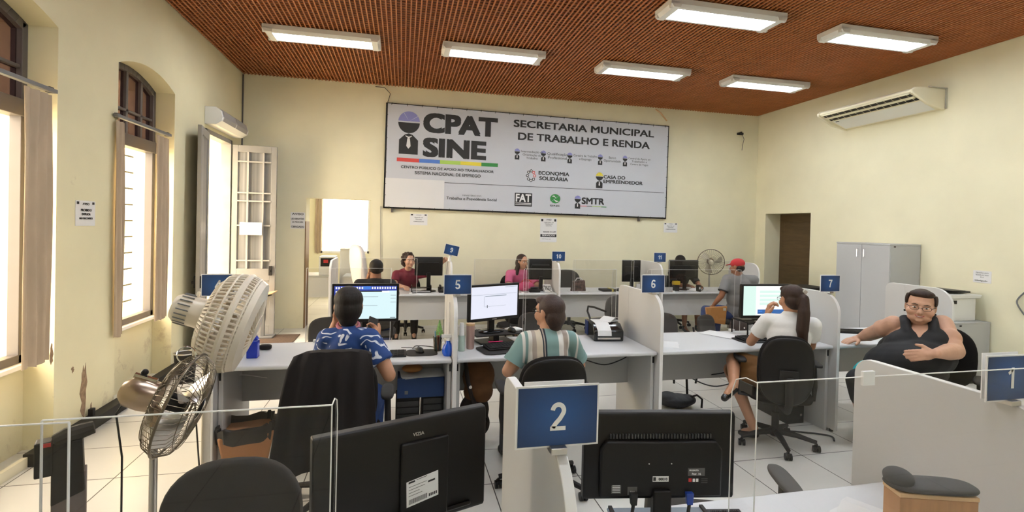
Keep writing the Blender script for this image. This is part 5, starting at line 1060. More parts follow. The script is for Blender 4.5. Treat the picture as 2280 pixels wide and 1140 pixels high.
# ================================================================== equipment and small things
def scr(n, c, e=1.0): e *= 0.5; return mat('lit_'+n, (0.02, 0.02, 0.02), 0.3, emit=c, es=e)
S_ = dict(page=scr('page', (0.72, 0.93, 0.97), 1.0), pale=scr('pale', (0.80, 0.82, 0.95), 1.0), mint=scr('mint', (0.72, 0.95, 0.87), 1.0), white=scr('white', (0.97, 1, 0.98), 1.05), blue=scr('blue', (0.03, 0.06, 0.42), 1.0), sky=scr('sky', (0.06, 0.22, 0.72), 1.0), line=scr('line', (0.30, 0.36, 0.42), 0.9), dark=scr('dark', (0.01, 0.01, 0.02), 0.5), ban=scr('banner', (0.03, 0.13, 0.40), 1.0))
SL = list(S_.values()); SI = {k: i for i, k in enumerate(S_)}
def monitor(label, x, y, rz, w, h, zb, base_z, tilt=0.0, screen=None, back=None, stand='neck', group='black monitors', base=(0.22, 0.17), shell=True):
    t = thing('monitor', label, 'monitor', (x, y, base_z), rz, group); z0 = zb-base_z; R = rot(tilt)
    def B(m): m.xf = Matrix.Translation((0, 0, z0)) @ R.to_4x4(); return m
    m = B(MB()); m.prism([(-0.022, 0.0), (0.006, 0.0), (0.012, 0.012), (0.012, h-0.012), (0.006, h), (-0.022, h)], 'x', -w/2, w/2); m.build('housing', M_black, t, 30, bevel=0.004)
    # back shell with a stepped bulge, vents and a lower connector recess
    m = B(MB()); m.prism([(-w*.40, h*.06), (w*.40, h*.06), (w*.40, h*.10), (-w*.40, h*.10)], 'y', 0.010, 0.020) if not shell else m.prism([(-w*.40, h*.06), (w*.40, h*.06), (w*.40, h*.60), (w*.36, h*.70), (-w*.36, h*.70), (-w*.40, h*.60)], 'y', 0.010, 0.030); m.build('back_shell', M_black, t, 30, bevel=0.006)
    if back:
        m = B(MB())
        for k in range(34): xx = -w*.33+k*w*.66/33; m.box(xx-0.0018, xx+0.0018, 0.026, 0.0325, h*.655, h*.70) if False else m.box(xx-0.0022, xx+0.0022, 0.012, 0.018, h*.715, h*.765)
        m.build('vent_slots', mat('vent_grey', (.05, .05, .05), .5), t)
    if screen:
        m = B(MB()); b = 0.018; yy = -0.0235
        def Q(x0, z0_, x1, z1, c, l=0): m.quad([(-w/2+b+x0*(w-2*b), yy-l, b*1.4+z0_*(h-2.4*b)), (-w/2+b+x1*(w-2*b), yy-l, b*1.4+z0_*(h-2.4*b)), (-w/2+b+x1*(w-2*b), yy-l, b*1.4+z1*(h-2.4*b)), (-w/2+b+x0*(w-2*b), yy-l, b*1.4+z1*(h-2.4*b))], SI[c])
        screen(Q); m.build('screen', SL, t, None, recalc=False)
        if stand == 'gloss':
            m = B(MB()); m.quad([(-.022, -.0228, b*.45), (.022, -.0228, b*.45), (.022, -.0228, b*.75), (-.022, -.0228, b*.75)]); m.build('badge', M_metal, t, None, recalc=False)
    if stand in ('neck', 'gloss'):
        m = MB(); m.box(-0.028, 0.028, 0.014, 0.045, 0.012, z0+h*(.45 if screen else .16)); m.build('neck', M_black, t, bevel=0.005)
        m = MB(); m.lathe([(0.001, 0.0), (base[0]/2, 0.0), (base[0]/2, 0.008), (base[0]/2*.9, 0.014), (0.03, 0.02)], (0, 0.02, 0), n=32)
        for v in m.bm.verts: v.co.y = 0.02+(v.co.y-0.02)*base[1]/base[0]
        m.build('foot', M_gloss if stand == 'gloss' else M_black, t)
    return t
def sc4(Q):
    Q(0, 0, 1, 1, 'page'); Q(0, .86, 1, 1, 'blue', .0004); Q(0, .60, .13, .86, 'blue', .0004); Q(.45, .90, .58, .99, 'sky', .0008)
    for k in range(24):
        if 11 <= k <= 13: continue
        Q(.02+k*.041, .91, .02+k*.041+.024, .975, 'white', .001)
    for k in range(3): Q(.02+k*.035, .80-.0*k, .04+k*.035, .85, 'white', .001); Q(.02+k*.035, .70, .04+k*.035, .75, 'white', .001)
    Q(.13, .825, .85, .86, 'dark', .0006); Q(.76, .80, .88, .855, 'white', .001); Q(.44, .665, .70, .68, 'line', .0008); Q(.44, .40, .69, .412, 'line', .0008)
    for z in (.71, .62, .50): Q(.90, z, .99, z+.014, 'line', .0008)
    Q(.90, .02, .985, .04, 'dark', .0008)
def sc5(Q):
    Q(0, 0, 1, 1, 'pale'); Q(.72, .955, .99, .968, 'line', .0004); Q(0, .74, .98, .748, 'line', .0004); Q(.29, .68, .75, .705, 'line', .0004); Q(.28, .36, .74, .367, 'line', .0004); Q(.33, .32, .345, .41, 'dark', .0004); Q(.27, .36, .275, .70, 'line', .0004)
def sc7(Q):
    Q(0, 0, 1, 1, 'white'); Q(0, 0, .26, 1, 'mint', .0004); Q(.30, .05, .95, .20, 'ban', .0006); Q(.46, .09, .60, .16, 'page', .0008); Q(.32, .12, .40, .16, 'sky', .0008)
    for z in (.35, .48, .62, .76): Q(.34, z, .95, z+.09, 'mint', .0004)
monitor('black monitor with a lit web page in front of the person in the blue blouse', 2.215, 4.02, 0, 0.505, 0.30, 0.94, ZD, screen=sc4)
m5 = monitor('black monitor with a nearly blank lit window beside the number 5 sign', 3.235, 4.02, math.radians(24), 0.50, 0.30, 0.935, 0.835, screen=sc5, stand='gloss', base=(0.24, 0.16))
monitor('black monitor with a pale green page in front of the person with the ponytail', 5.815, 3.97, math.radians(-2), 0.53, 0.315, 0.918, 0.893, screen=sc7)
# riser shelf under the second monitor
t = thing('monitor_riser', 'black monitor riser on the desk behind the mouse mat', 'monitor stand', (3.25, 4.04, ZD), math.radians(12))
MB().box(-.20, .22, -.12, .12, .070, .083).build('shelf', M_dark, t, bevel=.003); MB().box(-.025, .025, -.05, .05, 0, .07).build('post', M_black, t); MB().box(-.15, .15, -.09, .09, 0, .01).build('foot', M_black, t, bevel=.003)
t = thing('monitor_riser', 'black wire riser under the pale green monitor', 'monitor stand', (5.60, 3.93, ZD))
for xx in (0, .40): MB().tube([(xx, 0, 0), (xx, 0, .13), (xx, .22, .13), (xx, .22, 0)], .007, 8).build('leg', M_black, t)
MB().box(0, .40, .07, .21, .135, .142).build('shelf', M_black, t)

# ---- the two foreground monitors seen from behind
def label_on(t, name, mb_fn, mats): m = MB(); mb_fn(m); return m.build(name, mats, t, None, recalc=False)
a1 = math.atan2(.16, .446)
mA = monitor('large black monitor seen from behind in the foreground, tilted to the left', 2.507, 1.335, PI+a1, 0.476, 0.29, 0.902, ZD, back=None, shell=False, group='foreground monitors seen from behind')
def bk(m, zo): m.xf = Matrix.Translation((0, 0, zo)); return m
def lab1(m):
    bk(m, .152); P = lambda u, v: (-u, .0246, v)
    m.quad([P(-.004, .066), P(.086, .078), P(.084, .146), P(-.006, .134)], 0)
    K = lambda u, v: (-u, .0250, v+u*.13)
    def ln(u, v, w_, h_): m.quad([K(u, v), K(u+w_, v), K(u+w_, v+h_), K(u, v+h_)], 1)
    for (u, v, w_, h_) in ((.0, .128, .018, .005), (.022, .131, .03, .0015), (.001, .118, .05, .0012), (.001, .110, .045, .0012), (.001, .102, .03, .0012), (.055, .112, .02, .005), (.001, .094, .038, .0012)): ln(u, v, w_, h_)
    for k in range(20): ln(.002+k*.0026, .072, .0014, .013)
    for k in range(5): ln(.058+k*.005, .073, .0034, .008)
label_on(mA, 'asset_label', lab1, [M_paper, M_ink])
def lg(m): bk(m, .152); m.text('VIZIA', .013, (-.030, .0128, .252), (-1, 0, 0), (0, 0, 1), 0, .02)
label_on(mA, 'logo', lg, [M_metal])
MB().box(-.115, .020, .010, .024, .152+.02, .152+.235).build('back_cover', M_black, mA, bevel=.004)
for k in (0, 1): MB().tube([(-.03+k*.03, .03, .19), (-.03+k*.035, .06, .12), (-.03+k*.05, .08, .04), (-.05+k*.06, .12, .004)], .005, 8).build('plug_cable', M_blue if k else M_cable, mA)
cB = V((3.278, 1.384, 1.016))
mB = monitor('black monitor seen from behind in the foreground, beside the number 2 sign', cB.x, cB.y, PI-math.radians(9), 0.475, 0.268, cB.z-.134, ZD+.039, back=True, group='foreground monitors seen from behind')
zo = cB.z-.134-ZD-.039
def lab2(m):
    bk(m, zo); Y = .0306
    def q(u0, v0, u1, v1, mi, l=0): m.quad([(-u0, Y+l, v0), (-u1, Y+l, v0), (-u1, Y+l, v1), (-u0, Y+l, v1)], mi)
    q(-.028, .065, .022, .082, 0); q(.082, .082, .135, .106, 2); q(.082, .056, .145, .079, 1); q(-.155, .03, -.125, .055, 2); q(-.105, .025, -.075, .05, 2)
    for k in range(3): q(.124, .060+k*.006, .144, .062+k*.006, 2, .0004)
    q(.084, .064, .094, .075, 3, .0004); q(.097, .064, .105, .074, 0, .0004); q(.108, .064, .115, .074, 0, .0004)
    for k in range(5): q(-.152, .033+k*.005, -.128, .035+k*.005, 0, .0004)
label_on(mB, 'stickers', lab2, [M_paper, M_black, mat('grey_sticker', (.10, .095, .09), .6), M_red])
def lab2t(m):
    bk(m, zo); m.text('00010', .011, (-.004, .0311, .0735), (-1, 0, 0), (0, 0, 1), 0, .03); m.quad([(.026, .0311, .068), (.018, .0311, .068), (.018, .0311, .079), (.026, .0311, .079)], 0)
label_on(mB, 'sticker_print', lab2t, [M_ink])
def lab2w(m):
    bk(m, zo); m.text('PRODUTO', .006, (-.10, .0312, .100), (-1, 0, 0), (0, 0, 1), 0, .02); m.text('Patr. 16', .009, (-.108, .0312, .089), (-1, 0, 0), (0, 0, 1), 0, .01); m.text('E2243', .006, (.09, .0312, .036), (-1, 0, 0), (0, 0, 1), 0, .01)
label_on(mB, 'back_print', lab2w, [M_paper])
for k, (u, mm) in enumerate(((-.088, M_cable), (.085, M_blue))):
    pl_ = MB().prism([(-u-.012, zo+.035), (-u+.012, zo+.035), (-u+.009, zo+.0), (-u-.009, zo+.0)], 'y', .03, .046).build('plug', mm, mB, bevel=.002); MB().tube([(-u, .04, zo+.005), (-u+.01, .05, zo-.04), (-u+.03, .07, .03), (-u+.03, .10, .004)], .0055, 8).build('plug_cable', M_cable, pl_)
for u in (-.04, .03): MB().cyl((-u, .030, zo+.12), (-u, .0315, zo+.12), .002, n=8).build('screw', M_metal, mB)
t = thing('monitor_riser', 'grey-blue riser shelf under the right foreground monitor', 'monitor stand', (3.30, 1.33, ZD), -math.radians(9)); M_slate = mat('slate_plastic', (.20, .24, .28), .5)
MB().box(-.16, .17, -.10, .16, .03, .038).build('shelf', M_slate, t, bevel=.003)
for xx in (-.155, .155): MB().box(xx, xx+.012, -.10, .16, 0, .045).build('side', M_dark, t)
def keyboard(label, x, y, rz, w=.40, d=.14, z=ZD, big=False, group='black keyboards'):
    t = thing('keyboard', label, 'keyboard', (x, y, z), rz, group)
    MB().prism([(-d/2, 0), (d/2, 0), (d/2, .022), (-d/2, .010)], 'x', -w/2, w/2).build('body', M_black, t, bevel=.003)
    m = MB(); nx = 15
    for j in range(5):
        for i in range(nx):
            if j == 0 and 4 <= i <= 8:
                if i != 4: continue
                x0, x1 = -w/2+.012+4*(w-.024)/nx, -w/2+.012+9*(w-.024)/nx-.003
            else: x0 = -w/2+.012+i*(w-.024)/nx; x1 = x0+(w-.024)/nx-.003
            y0 = -d/2+.012+j*(d-.024)/5; zz = .011+(y0+d/2)/d*.012; m.box(x0, x1, y0, y0+(d-.024)/5-.003, zz-.002, zz+.006)
    m.build('keys', M_dark, t)
    return t
def mouse(label, x, y, rz=0, z=ZD+.004, pad=None):
    t = thing('mouse', label, 'mouse', (x, y, z), rz, 'computer mice'); m = MB(); m.ell((0, 0, .006), (.031, .054, .030), seg=18, rings=10)
    for v in m.bm.verts: v.co.z = max(v.co.z, 0.0)
    m.build('body', M_black, t, 60); MB().tube([(0, .05, .01), (.0, .09, .006), (-.03, .14, .003), (-.09, .17, .003)], .0025, 6).build('cable', M_cable, t); MB().cyl((-.004, .028, .034), (.004, .028, .034), .008, n=12).build('wheel', M_gcable, t)
keyboard('black keyboard in front of the person in the blue blouse', 2.33, 3.70, 0)
o = MB().pad(.23, .20, .004, 5, R=rot(PI/2), c=(0, 0, .002)).build('mouse_pad', M_dark, None, 60); o.location = (2.645, 3.74, ZD); tag(o, 'black mouse pad near the pen cup', 'mouse pad')
mouse('black mouse on the pad near the pen cup', 2.63, 3.755, .3)
o = MB().pad(.50, .27, .012, 7, R=rot(PI/2), c=(0, 0, .006)).build('desk_mat', M_dark, None, 60); o.location = (3.325, 3.765, ZD); o.rotation_euler = (0, 0, .22); tag(o, 'large black desk mat below the second lit monitor', 'desk mat')
keyboard('black keyboard on the large desk mat', 3.34, 3.79, .22, z=ZD+.012, w=.42)
o = MB().box(-.06, .06, -.005, .005, 0, .008).build('marker_pen', mat('pink_marker', (.65, .03, .15), .4), None, bevel=.002); o.location = (3.23, 3.86, ZD+.036); o.rotation_euler = (0, 0, .12); tag(o, 'pink marker lying on the keyboard', 'pen')
mouse('glossy black mouse on the riser shelf', 3.395, 4.01, .2, .835)
o = MB().box(-.06, .06, -.05, .05, 0, .012).build('paper_stack', M_paper); o.location = (3.43, 4.09, .833); o.rotation_euler = (0, 0, .5); tag(o, 'small paper pile on the end of the riser shelf', 'paper')
o = MB().pad(.46, .22, .010, 7, R=rot(PI/2), c=(0, 0, .005)).build('desk_mat', M_dark, None, 60); o.location = (5.62, 3.80, ZD); tag(o, 'black desk mat by the person with the ponytail', 'desk mat')
keyboard('black keyboard by the person with the ponytail', 5.62, 3.80, 0, w=.40, z=ZD+.010)
keyboard('black keyboard at the left of the right foreground monitor', 3.02, 1.49, -.16, w=.16, d=.10, z=ZD)
keyboard('black keypad at the right of the right foreground monitor', 3.56, 1.42, -.16, w=.12, d=.09, z=ZD)
keyboard('black keyboard beside the hand of the smiling person', 6.80, 4.00, -.3, w=.42)
def sheets(label, x, y, z, rz, w=.21, d=.297, n=1, group=None, fold=False):
    m = MB(); random.seed(int(x*100))
    for k in range(n):
        m.xf = Matrix.Translation((random.uniform(-.01, .01), random.uniform(-.01, .01), k*.0022)) @ Matrix.Rotation(random.uniform(-.12, .12), 4, 'Z'); m.box(-w/2, w/2, -d/2, d/2, 0, .0016)
    if fold: m.xf = Matrix.Rotation(.25, 4, 'Z'); m.prism([(-w/2, 0), (w*.1, .03), (w*.5, .02), (w*.5, .018), (w*.1, .028), (-w/2+.01, 0)], 'y', -d/2, d/2)
    o = m.build('paper', M_paper, None, None); o.location = (x, y, z); o.rotation_euler = (0, 0, rz); tag(o, label, 'paper', group)
    return o
sheets('loose papers at the far edge beside the pale green monitor', 5.40, 4.04, ZD, .6, n=3); sheets('folded paper beside the number 6 divider', 4.68, 3.72, ZD, .9, .15, .15, 1, fold=True); sheets('folded papers beside the small wooden box', 4.03, 1.37, ZD, .25, .15, .11, 2, fold=True)
sheets('papers on the desk behind the smiling person', 7.25, 4.0, ZD, .2, .25, .3, 3); sheets('paper on the back-row desk near the red cap', 7.15, 7.1, ZD, .3, .3, .2, 4, fold=True)
# ---- desk four
t = thing('pen_cup', 'clear cup of pens with a little paper tree by the number 5 divider', 'pen cup', (2.765, 3.79, ZD))
M_cup = clear_mat('smoky_plastic', (.62, .60, .55)); m = MB(); m.lathe([(.028, 0), (.036, .11), (.034, .11), (.026, .004)], n=20); m.build('cup', M_cup, t)
for k, (a, hh, c) in enumerate(((0, .15, (.05, .15, .4)), (1.3, .16, (.5, .05, .03)), (2.5, .14, (.6, .6, .6)), (3.9, .155, (.15, .35, .5)), (5.1, .145, (.55, .25, .2)))):
    MB().cyl((math.cos(a)*.014, math.sin(a)*.014, .004), (math.cos(a)*.030, math.sin(a)*.030, hh), .0045, n=8).build('pen', mat('pen_%d' % k, c, .4), t)
m = MB(); random.seed(2)
for k in range(7): m.cyl((.012, 0, .125+k*.014), (.012, 0, .15+k*.014), .036-k*.0045, .012-k*.0012, 9)
m.build('paper_tree', mat('pale_green_leaf', (.22, .42, .12), .7, noise=.3, nscale=60), t, None)
MB().cyl((.012, 0, .05), (.012, 0, .13), .003, n=6).build('tree_stem', M_wood, t)
def spray(label, x, y, s, liquid, rz=0):
    t = thing('spray_bottle', label, 'bottle', (x, y, ZD), rz); m = MB(); m.lathe([(.030*s, 0), (.038*s, .012*s), (.040*s, .035*s), (.034*s, .062*s), (.016*s, .085*s), (.013*s, .10*s)], n=24); m.build('bottle', liquid, t)
    m = MB(); m.cyl((0, 0, .098*s), (0, 0, .118*s), .015*s); m.box(-.045*s, .022*s, -.010*s, .010*s, .118*s, .140*s); m.build('spray_head', M_white, t, bevel=.003)
    MB().tube([(-.034*s, 0, .118*s), (-.04*s, 0, .10*s), (-.030*s, 0, .085*s)], .004*s, 6).build('trigger', M_white, t)
M_bliq = mat('bright_blue_liquid', (.01, .10, .62), .15, spec=.6)
spray('round blue spray bottle with a white trigger beside the number 5 divider', 2.832, 3.645, 1.12, M_bliq)
t = thing('bottle', 'tall square blue bottle standing behind the white fan', 'bottle', (1.475, 3.76, ZD)); M_dbl = mat('deep_blue_plastic', (.008, .03, .38), .2)
m = MB(); m.box(-.036, .036, -.03, .03, 0, .125); m.prism([(-.036, .125), (.036, .125), (.014, .165), (-.014, .165)], 'y', -.026, .026); m.build('body', M_dbl, t, bevel=.006); MB().cyl((0, 0, .163), (0, 0, .185), .013).build('neck', M_dbl, t); MB().cyl((0, 0, .185), (0, 0, .215), .011, .008).build('pump', M_white, t)
o = MB().pad(.09, .055, .04, 3, R=rot(PI/2), c=(0, 0, .02)).build('stapler', M_black, None, 60); o.location = (1.50, 3.98, ZD); tag(o, 'small black object behind the tall blue bottle', 'stapler')
# ---- desk five
t = thing('bottle', 'slim white bottle with a pale green base against the number 5 divider', 'bottle', (2.945, 3.76, ZD)); MB().cyl((0, 0, 0), (0, 0, .12), .026, n=20).build('base', mat('pale_sage', (.42, .52, .45), .4), t); MB().cyl((0, 0, .12), (0, 0, .215), .020, .016, 20).build('cap', M_white, t)
t = thing('tumbler', 'rose metal tumbler beside the second lit monitor', 'tumbler', (3.02, 3.815, ZD)); MB().lathe([(.026, 0), (.031, .01), (.034, .185)], n=24).build('body', mat('rose_metal', (.50, .33, .28), .35, .5), t); MB().cyl((0, 0, .185), (0, 0, .20), .034, n=24).build('lid', M_woodlt, t)
t = thing('label_printer', 'black desktop printer with white papers on top, left of the number 6 divider', 'printer', (4.245, 4.06, ZD), -.12)
MB().prism([(-.15, 0), (.15, 0), (.15, .14), (-.06, .14), (-.15, .09)], 'x', -.13, .13).build('body', M_gloss, t, bevel=.012); MB().box(-.10, .10, -.155, -.148, .02, .035).build('paper_slot', M_metal, t); MB().box(-.136, -.13, .06, .15, .01, .135).build('side_panel', mat('navy_panel', (.01, .03, .14), .5), t)
m = MB(); m.prism([(.10, .1405), (-.055, .1405), (-.150, .0915), (-.160, .05), (-.162, .05), (-.152, .094), (-.055, .1435), (.10, .1435)], 'x', -.10, .02); m.build('printed_page', M_paper, t); sheets('crumpled papers on the black desktop printer', 4.31, 4.12, ZD+.141, .4, .16, .12, 2, fold=True)
# ---- under the desks
def tower(label, x, y, rz=0):
    t = thing('computer_tower', label, 'computer', (x, y, 0), rz, 'computer towers under the desks'); MB().box(0, .18, 0, .40, .0, .40).build('case', M_black, t, bevel=.006); m = MB()
    for k in range(3): m.box(.01, .17, -.006, .0, .33-k*.05, .37-k*.05)
    m.build('drive_bays', M_gloss, t); MB().box(.075, .105, -.008, -.002, .20, .215).build('badge', M_metal, t); MB().cyl((.14, -.008, .08), (.14, 0, .08), .012, n=12).build('power_button', M_chrome, t)
tower('black computer tower under the desk below the blue box', 2.46, 3.80); tower('second black computer tower against the number 5 divider', 2.66, 3.84); tower('black computer tower behind the ponytail person\'s chair', 5.88, 3.74)
t = thing('storage_box', 'blue box resting on the computer towers', 'box', (2.47, 3.76, .405)); MB().box(0, .35, 0, .20, 0, .15).build('body', mat('dull_blue_card', (.012, .045, .16), .6), t, bevel=.004); MB().box(.055, .08, -.003, 0, .03, .055).build('sticker', M_gcable, t)
o = sheets('papers and a folder stuffed above the blue box', 2.66, 3.86, .556, .1, .32, .2, 5); o2 = MB().ell((0, 0, .03), (.08, .06, .03)).build('bread_bag', mat('orange_brown_wrap', (.35, .15, .04), .6), None, 60); o2.location = (2.58, 3.85, .575); tag(o2, 'small orange-brown bundle above the blue box', 'bundle')
o = MB().box(0, .13, 0, .08, 0, .05).build('candy_box', M_red); o.location = (2.50, 3.74-.0, .40); o.location = (2.47, 3.66, .0); 
bpy.data.objects.remove(o)
t = thing('backpack', 'brown and black backpack hung under the desk by the number 5 divider', 'backpack', (3.07, 3.86, 0))
M_bp = mat('brown_canvas', (.13, .055, .018), .85, noise=.2, nscale=12); M_bd = mat('dark_canvas', (.022, .015, .012), .9)
remesh('body', [('e', (.03, 0, .52), (.13, .085, .15)), ('e', (.03, 0, .40), (.12, .08, .11))], .010, 4, M_bp, t); remesh('lower_bag', [('e', (.0, 0, .25), (.12, .08, .14)), ('e', (.02, 0, .14), (.11, .075, .11))], .010, 4, M_bd, t)
MB().tube([(-.09, -.06, .68), (-.07, -.10, .52), (-.04, -.10, .40), (.02, -.09, .26), (.10, -.06, .18)], .016, 8).build('strap', M_bd, t); MB().cyl((-.05, -.107, .47), (-.05, -.117, .47), .012, n=12).build('buckle', M_metal, t); MB().tube([(-.02, -.01, .64), (-.02, 0, .71)], .008, 6).build('hook_loop', M_bd, t)
t = thing('handbag', 'black bag lying on the floor beyond the number 6 divider', 'bag', (5.12, 4.30, 0)); remesh('body', [('e', (0, 0, .06), (.19, .12, .06)), ('e', (-.08, .02, .09), (.10, .09, .05)), ('e', (.1, -.02, .07), (.09, .08, .05))], .010, 2, mat('crumpled_black_cloth', (.012, .012, .014), .6, bump=1.0, bscale=30), t); MB().tube([(.10, -.05, .10), (.17, -.08, .13), (.22, -.09, .09), (.21, -.10, .01)], .010, 8).build('strap', M_dark, t)
t = thing('waste_bin', 'orange-brown waste bin lined with a black bag at the foot of the desk', 'waste bin', (1.475, 3.65, 0), .25); M_obin = mat('orange_bin_plastic', (.42, .19, .075), .5)
def fr(m, z0, z1, a0, a1, mi=0):
    A = [m.v((sx*a0, sy*a0*.8, z0)) for sx, sy in ((-1, -1), (1, -1), (1, 1), (-1, 1))]; Bv = [m.v((sx*a1, sy*a1*.8, z1)) for sx, sy in ((-1, -1), (1, -1), (1, 1), (-1, 1))]; m.skin([A, Bv], mi)
m = MB(); fr(m, 0, .30, .115, .168); m.build('body', M_obin, t, bevel=.012)
m = MB(); n = 40; rings = []
random.seed(9); off = [random.uniform(-.022, .022) for _ in range(n)]
for (sc, z, j) in ((.172, .25, .45), (.178, .29, .5), (.182, .345, .3), (.16, .35, .3), (.145, .24, 0)):
    rings.append([m.v((sc*math.copysign(abs(math.cos(2*PI*i/n))**.4, math.cos(2*PI*i/n))*(1+.04*math.sin(i*2.1)), .8*sc*math.copysign(abs(math.sin(2*PI*i/n))**.4, math.sin(2*PI*i/n))*(1+.04*math.sin(i*1.7)), z+off[i]*j*2)) for i in range(n)])
m.skin(rings, 0, False, True); m.build('bin_liner', mat('black_bin_bag', (.02, .016, .013), .35), t, 50)
t = thing('waste_bin', 'small black bin with a grey rim by the left wall near the door', 'waste bin', (.28, 5.78, 0)); MB().lathe([(.085, 0), (.105, .30)], n=28).build('body', M_dark, t); MB().loop((0, 0, .305), (0, 0, 1), .105, .007, 32, 8).build('rim', M_metal, t)
t = thing('side_stand', 'small stand with a wooden slanted top beside the open grille leaf', 'stand', (.47, 7.80, 0)); MB().box(-.14, .20, -.12, .12, 0, .03).build('foot', M_gcable, t, bevel=.006); MB().box(.02, .065, -.025, .025, .03, .60).build('post', M_gcable, t); m = MB(); m.prism([(-.13, .60), (.20, .66), (.20, .675), (-.13, .615)], 'y', -.15, .15); m.build('top', M_woodlt, t, bevel=.004); MB().tube([(.0, -.10, .55), (.04, -.10, .60), (.18, -.10, .645)], .012, 6).build('brace', M_dark, t)
o = MB().box(0, .75, 0, .55, 0, .012).build('door_mat', mat('brown_mat', (.09, .055, .035), .95, noise=.3, nscale=60), None, bevel=.003); o.location = (.25, 7.40, 0); tag(o, 'dark brown mat on the floor before the open door leaf', 'door mat')
# ---- small wooden box with grey rest in the right foreground
cW = V((4.151, 1.259, 0.803)); t = thing('wooden_box', 'small open wooden box on the right foreground desk', 'box', (4.105, 1.20, ZD), -.30)
MB().box(-.112, .112, -.038, .038, 0, .165).build('body', M_wood, t, bevel=.002); MB().box(-.114, .114, -.04, .04, .165, .178).build('lid', M_woodlt, t, bevel=.002)
t = thing('wrist_rest', 'dark grey foam wrist rest with a rolled end on the wooden box', 'wrist rest', (4.105, 1.20, ZD+.1785), -.30); MB().pad(.26, .098, .024, 3.2, R=rot(PI/2), c=(0, 0, .012)).build('pad', M_foam, t, 60)
MB().ell((-.094, 0, .032), (.040, .044, .028)).build('roll', M_foam, t, 60)
# the post with a black bag, lower left
t = thing('queue_post', 'grey post with a black padded top at the lower left', 'post', (1.02, 2.62, 0), .45); M_tau = mat('taupe_metal', (.16, .13, .12), .6)
MB().box(-.06, .06, -.035, .035, 0, .55).build('post', M_tau, t, bevel=.004); MB().prism([(-.06, .42), (.055, .46), (.045, .70), (-.06, .70)], 'y', -.045, .045).build('sleeve', M_dark, t, bevel=.006)
m = MB(); m.tube([(-.05, -.02, .705), (-.01, -.02, .722), (.04, -.02, .730), (.085, -.02, .738)], [.028, .034, .034, .028], 10); m.build('padded_top', M_gcloth, t); MB().box(-.115, -.055, -.05, .02, .56, .715).build('side_pouch', M_dark, t, bevel=.006); MB().box(-.085, -.06, -.053, -.05, .695, .712).build('red_tag', M_red, t)

# ---- draped jacket on the first office chair
def sheet_obj(name, pts, widths, m_, folds=5, amp=.012, thick=.012, loc=(0, 0, 0), sx=0.0):
    m = MB(); n = 36; rows = []
    for sd in (0, 1):
        for k, (y, z) in enumerate(pts):
            row = []
            for i in range(n+1):
                u = i/n*2-1; f = k/(len(pts)-1); w = widths[k]
                yy = y+amp*f*math.sin(u*folds*PI+1.3*f)-(.035*(abs(u)**2.5))*(-1 if y > -.2 else 1)*-1
                row.append(m.v((u*w+sx*f, yy-(thick if sd else 0), z+(.03*math.sin(u*4+1)*f if k == len(pts)-1 else 0)-.05*(abs(u)**4)*(1-f))))
            rows.append(row)
    h = len(pts)
    for k in range(h-1):
        for i in range(n): m.f([rows[k][i], rows[k][i+1], rows[k+1][i+1], rows[k+1][i]]); m.f([rows[h+k][i], rows[h+k+1][i], rows[h+k+1][i+1], rows[h+k][i+1]])
        for i in (0, n): m.f([rows[k][i], rows[k+1][i], rows[h+k+1][i], rows[h+k][i]])
    for k in (0, h-1):
        for i in range(n): m.f([rows[k][i], rows[h+k][i], rows[h+k][i+1], rows[k][i+1]])
    o = m.build(name, m_, None, 60); o.location = loc; return o
M_jk = mat('black_knit', (.010, .007, .006), .95, bump=.15, bscale=120)
jk = thing('jacket', 'long black jacket draped over the chair of the person in the blue blouse', 'jacket', (2.14, 3.13, 0))
o = sheet_obj('back_panel', [(-.175, .80), (-.18, .93), (-.21, .998), (-.27, 1.00), (-.305, .93), (-.325, .78), (-.335, .60), (-.34, .38)], [.19, .195, .20, .205, .225, .245, .262, .285], M_jk, sx=-.045); o.parent = jk
# ---- fans
def orient(axis, up=(0, 0, 1)):
    a = V(axis).normalized(); r = V(up).cross(a).normalized(); u = a.cross(r); return Matrix((r, u, a)).transposed()
def blades(m, R, c, rad, n=3, z=0.0, tw=.45):
    for k in range(n):
        a0 = k*2*PI/n; vs = []
        for i in range(7):
            f = i/6; rr = rad*(.20+.78*f); hw = (.18+.42*math.sin(f*PI*.8))*.62
            row = []
            for j in range(7):
                s = j/6*2-1; a = a0+s*hw+.35*f; row.append(m.v(V(c)+R@V((rr*math.cos(a), rr*math.sin(a), z+s*tw*.07*(1.2-f*.5)))))
            vs.append(row)
        for i in range(6):
            for j in range(6): m.f([vs[i][j], vs[i][j+1], vs[i+1][j+1], vs[i+1][j]])
# white fan
cF = V((1.661, 2.739, 1.194)); aF = V((0.9446, 0.0792, -0.3185)).normalized(); RF = orient(aF); base = V((cF.x-.13, cF.y+.02, 0))
t = thing('standing_fan', 'white plastic standing fan at the end of the middle desk row', 'fan', tuple(base)); L_ = lambda x, y, z: (cF-base)+RF@V((x, y, z)); Rr = .247
M_wf = mat('cream_white_plastic', (.74, .66, .54), .35)
m = MB(); n = 64
for k in range(n):      # slotted rear cage: bars over the shoulder
    a = 2*PI*k/n; c, s = math.cos(a), math.sin(a); w = .0045
    pts = [(.10, -.135), (.17, -.120), (.222, -.085), (Rr-.005, -.03), (Rr, .0)]
    m.tube([L_(r*c, r*s, z) for r, z in pts], .0056, 5)
    pts = [(Rr, .0), (Rr-.004, .03), (.226, .068), (.185, .085)]
    m.tube([L_(r*c, r*s, z) for r, z in pts], .0056, 5)
for r, z in ((.10, -.135), (.165, -.122), (.212, -.095), (.238, -.05), (.238, .045)): m.loop(L_(0, 0, z), aF, r, .0055, 48, 6)
m.build('cage_bars', M_wf, t)
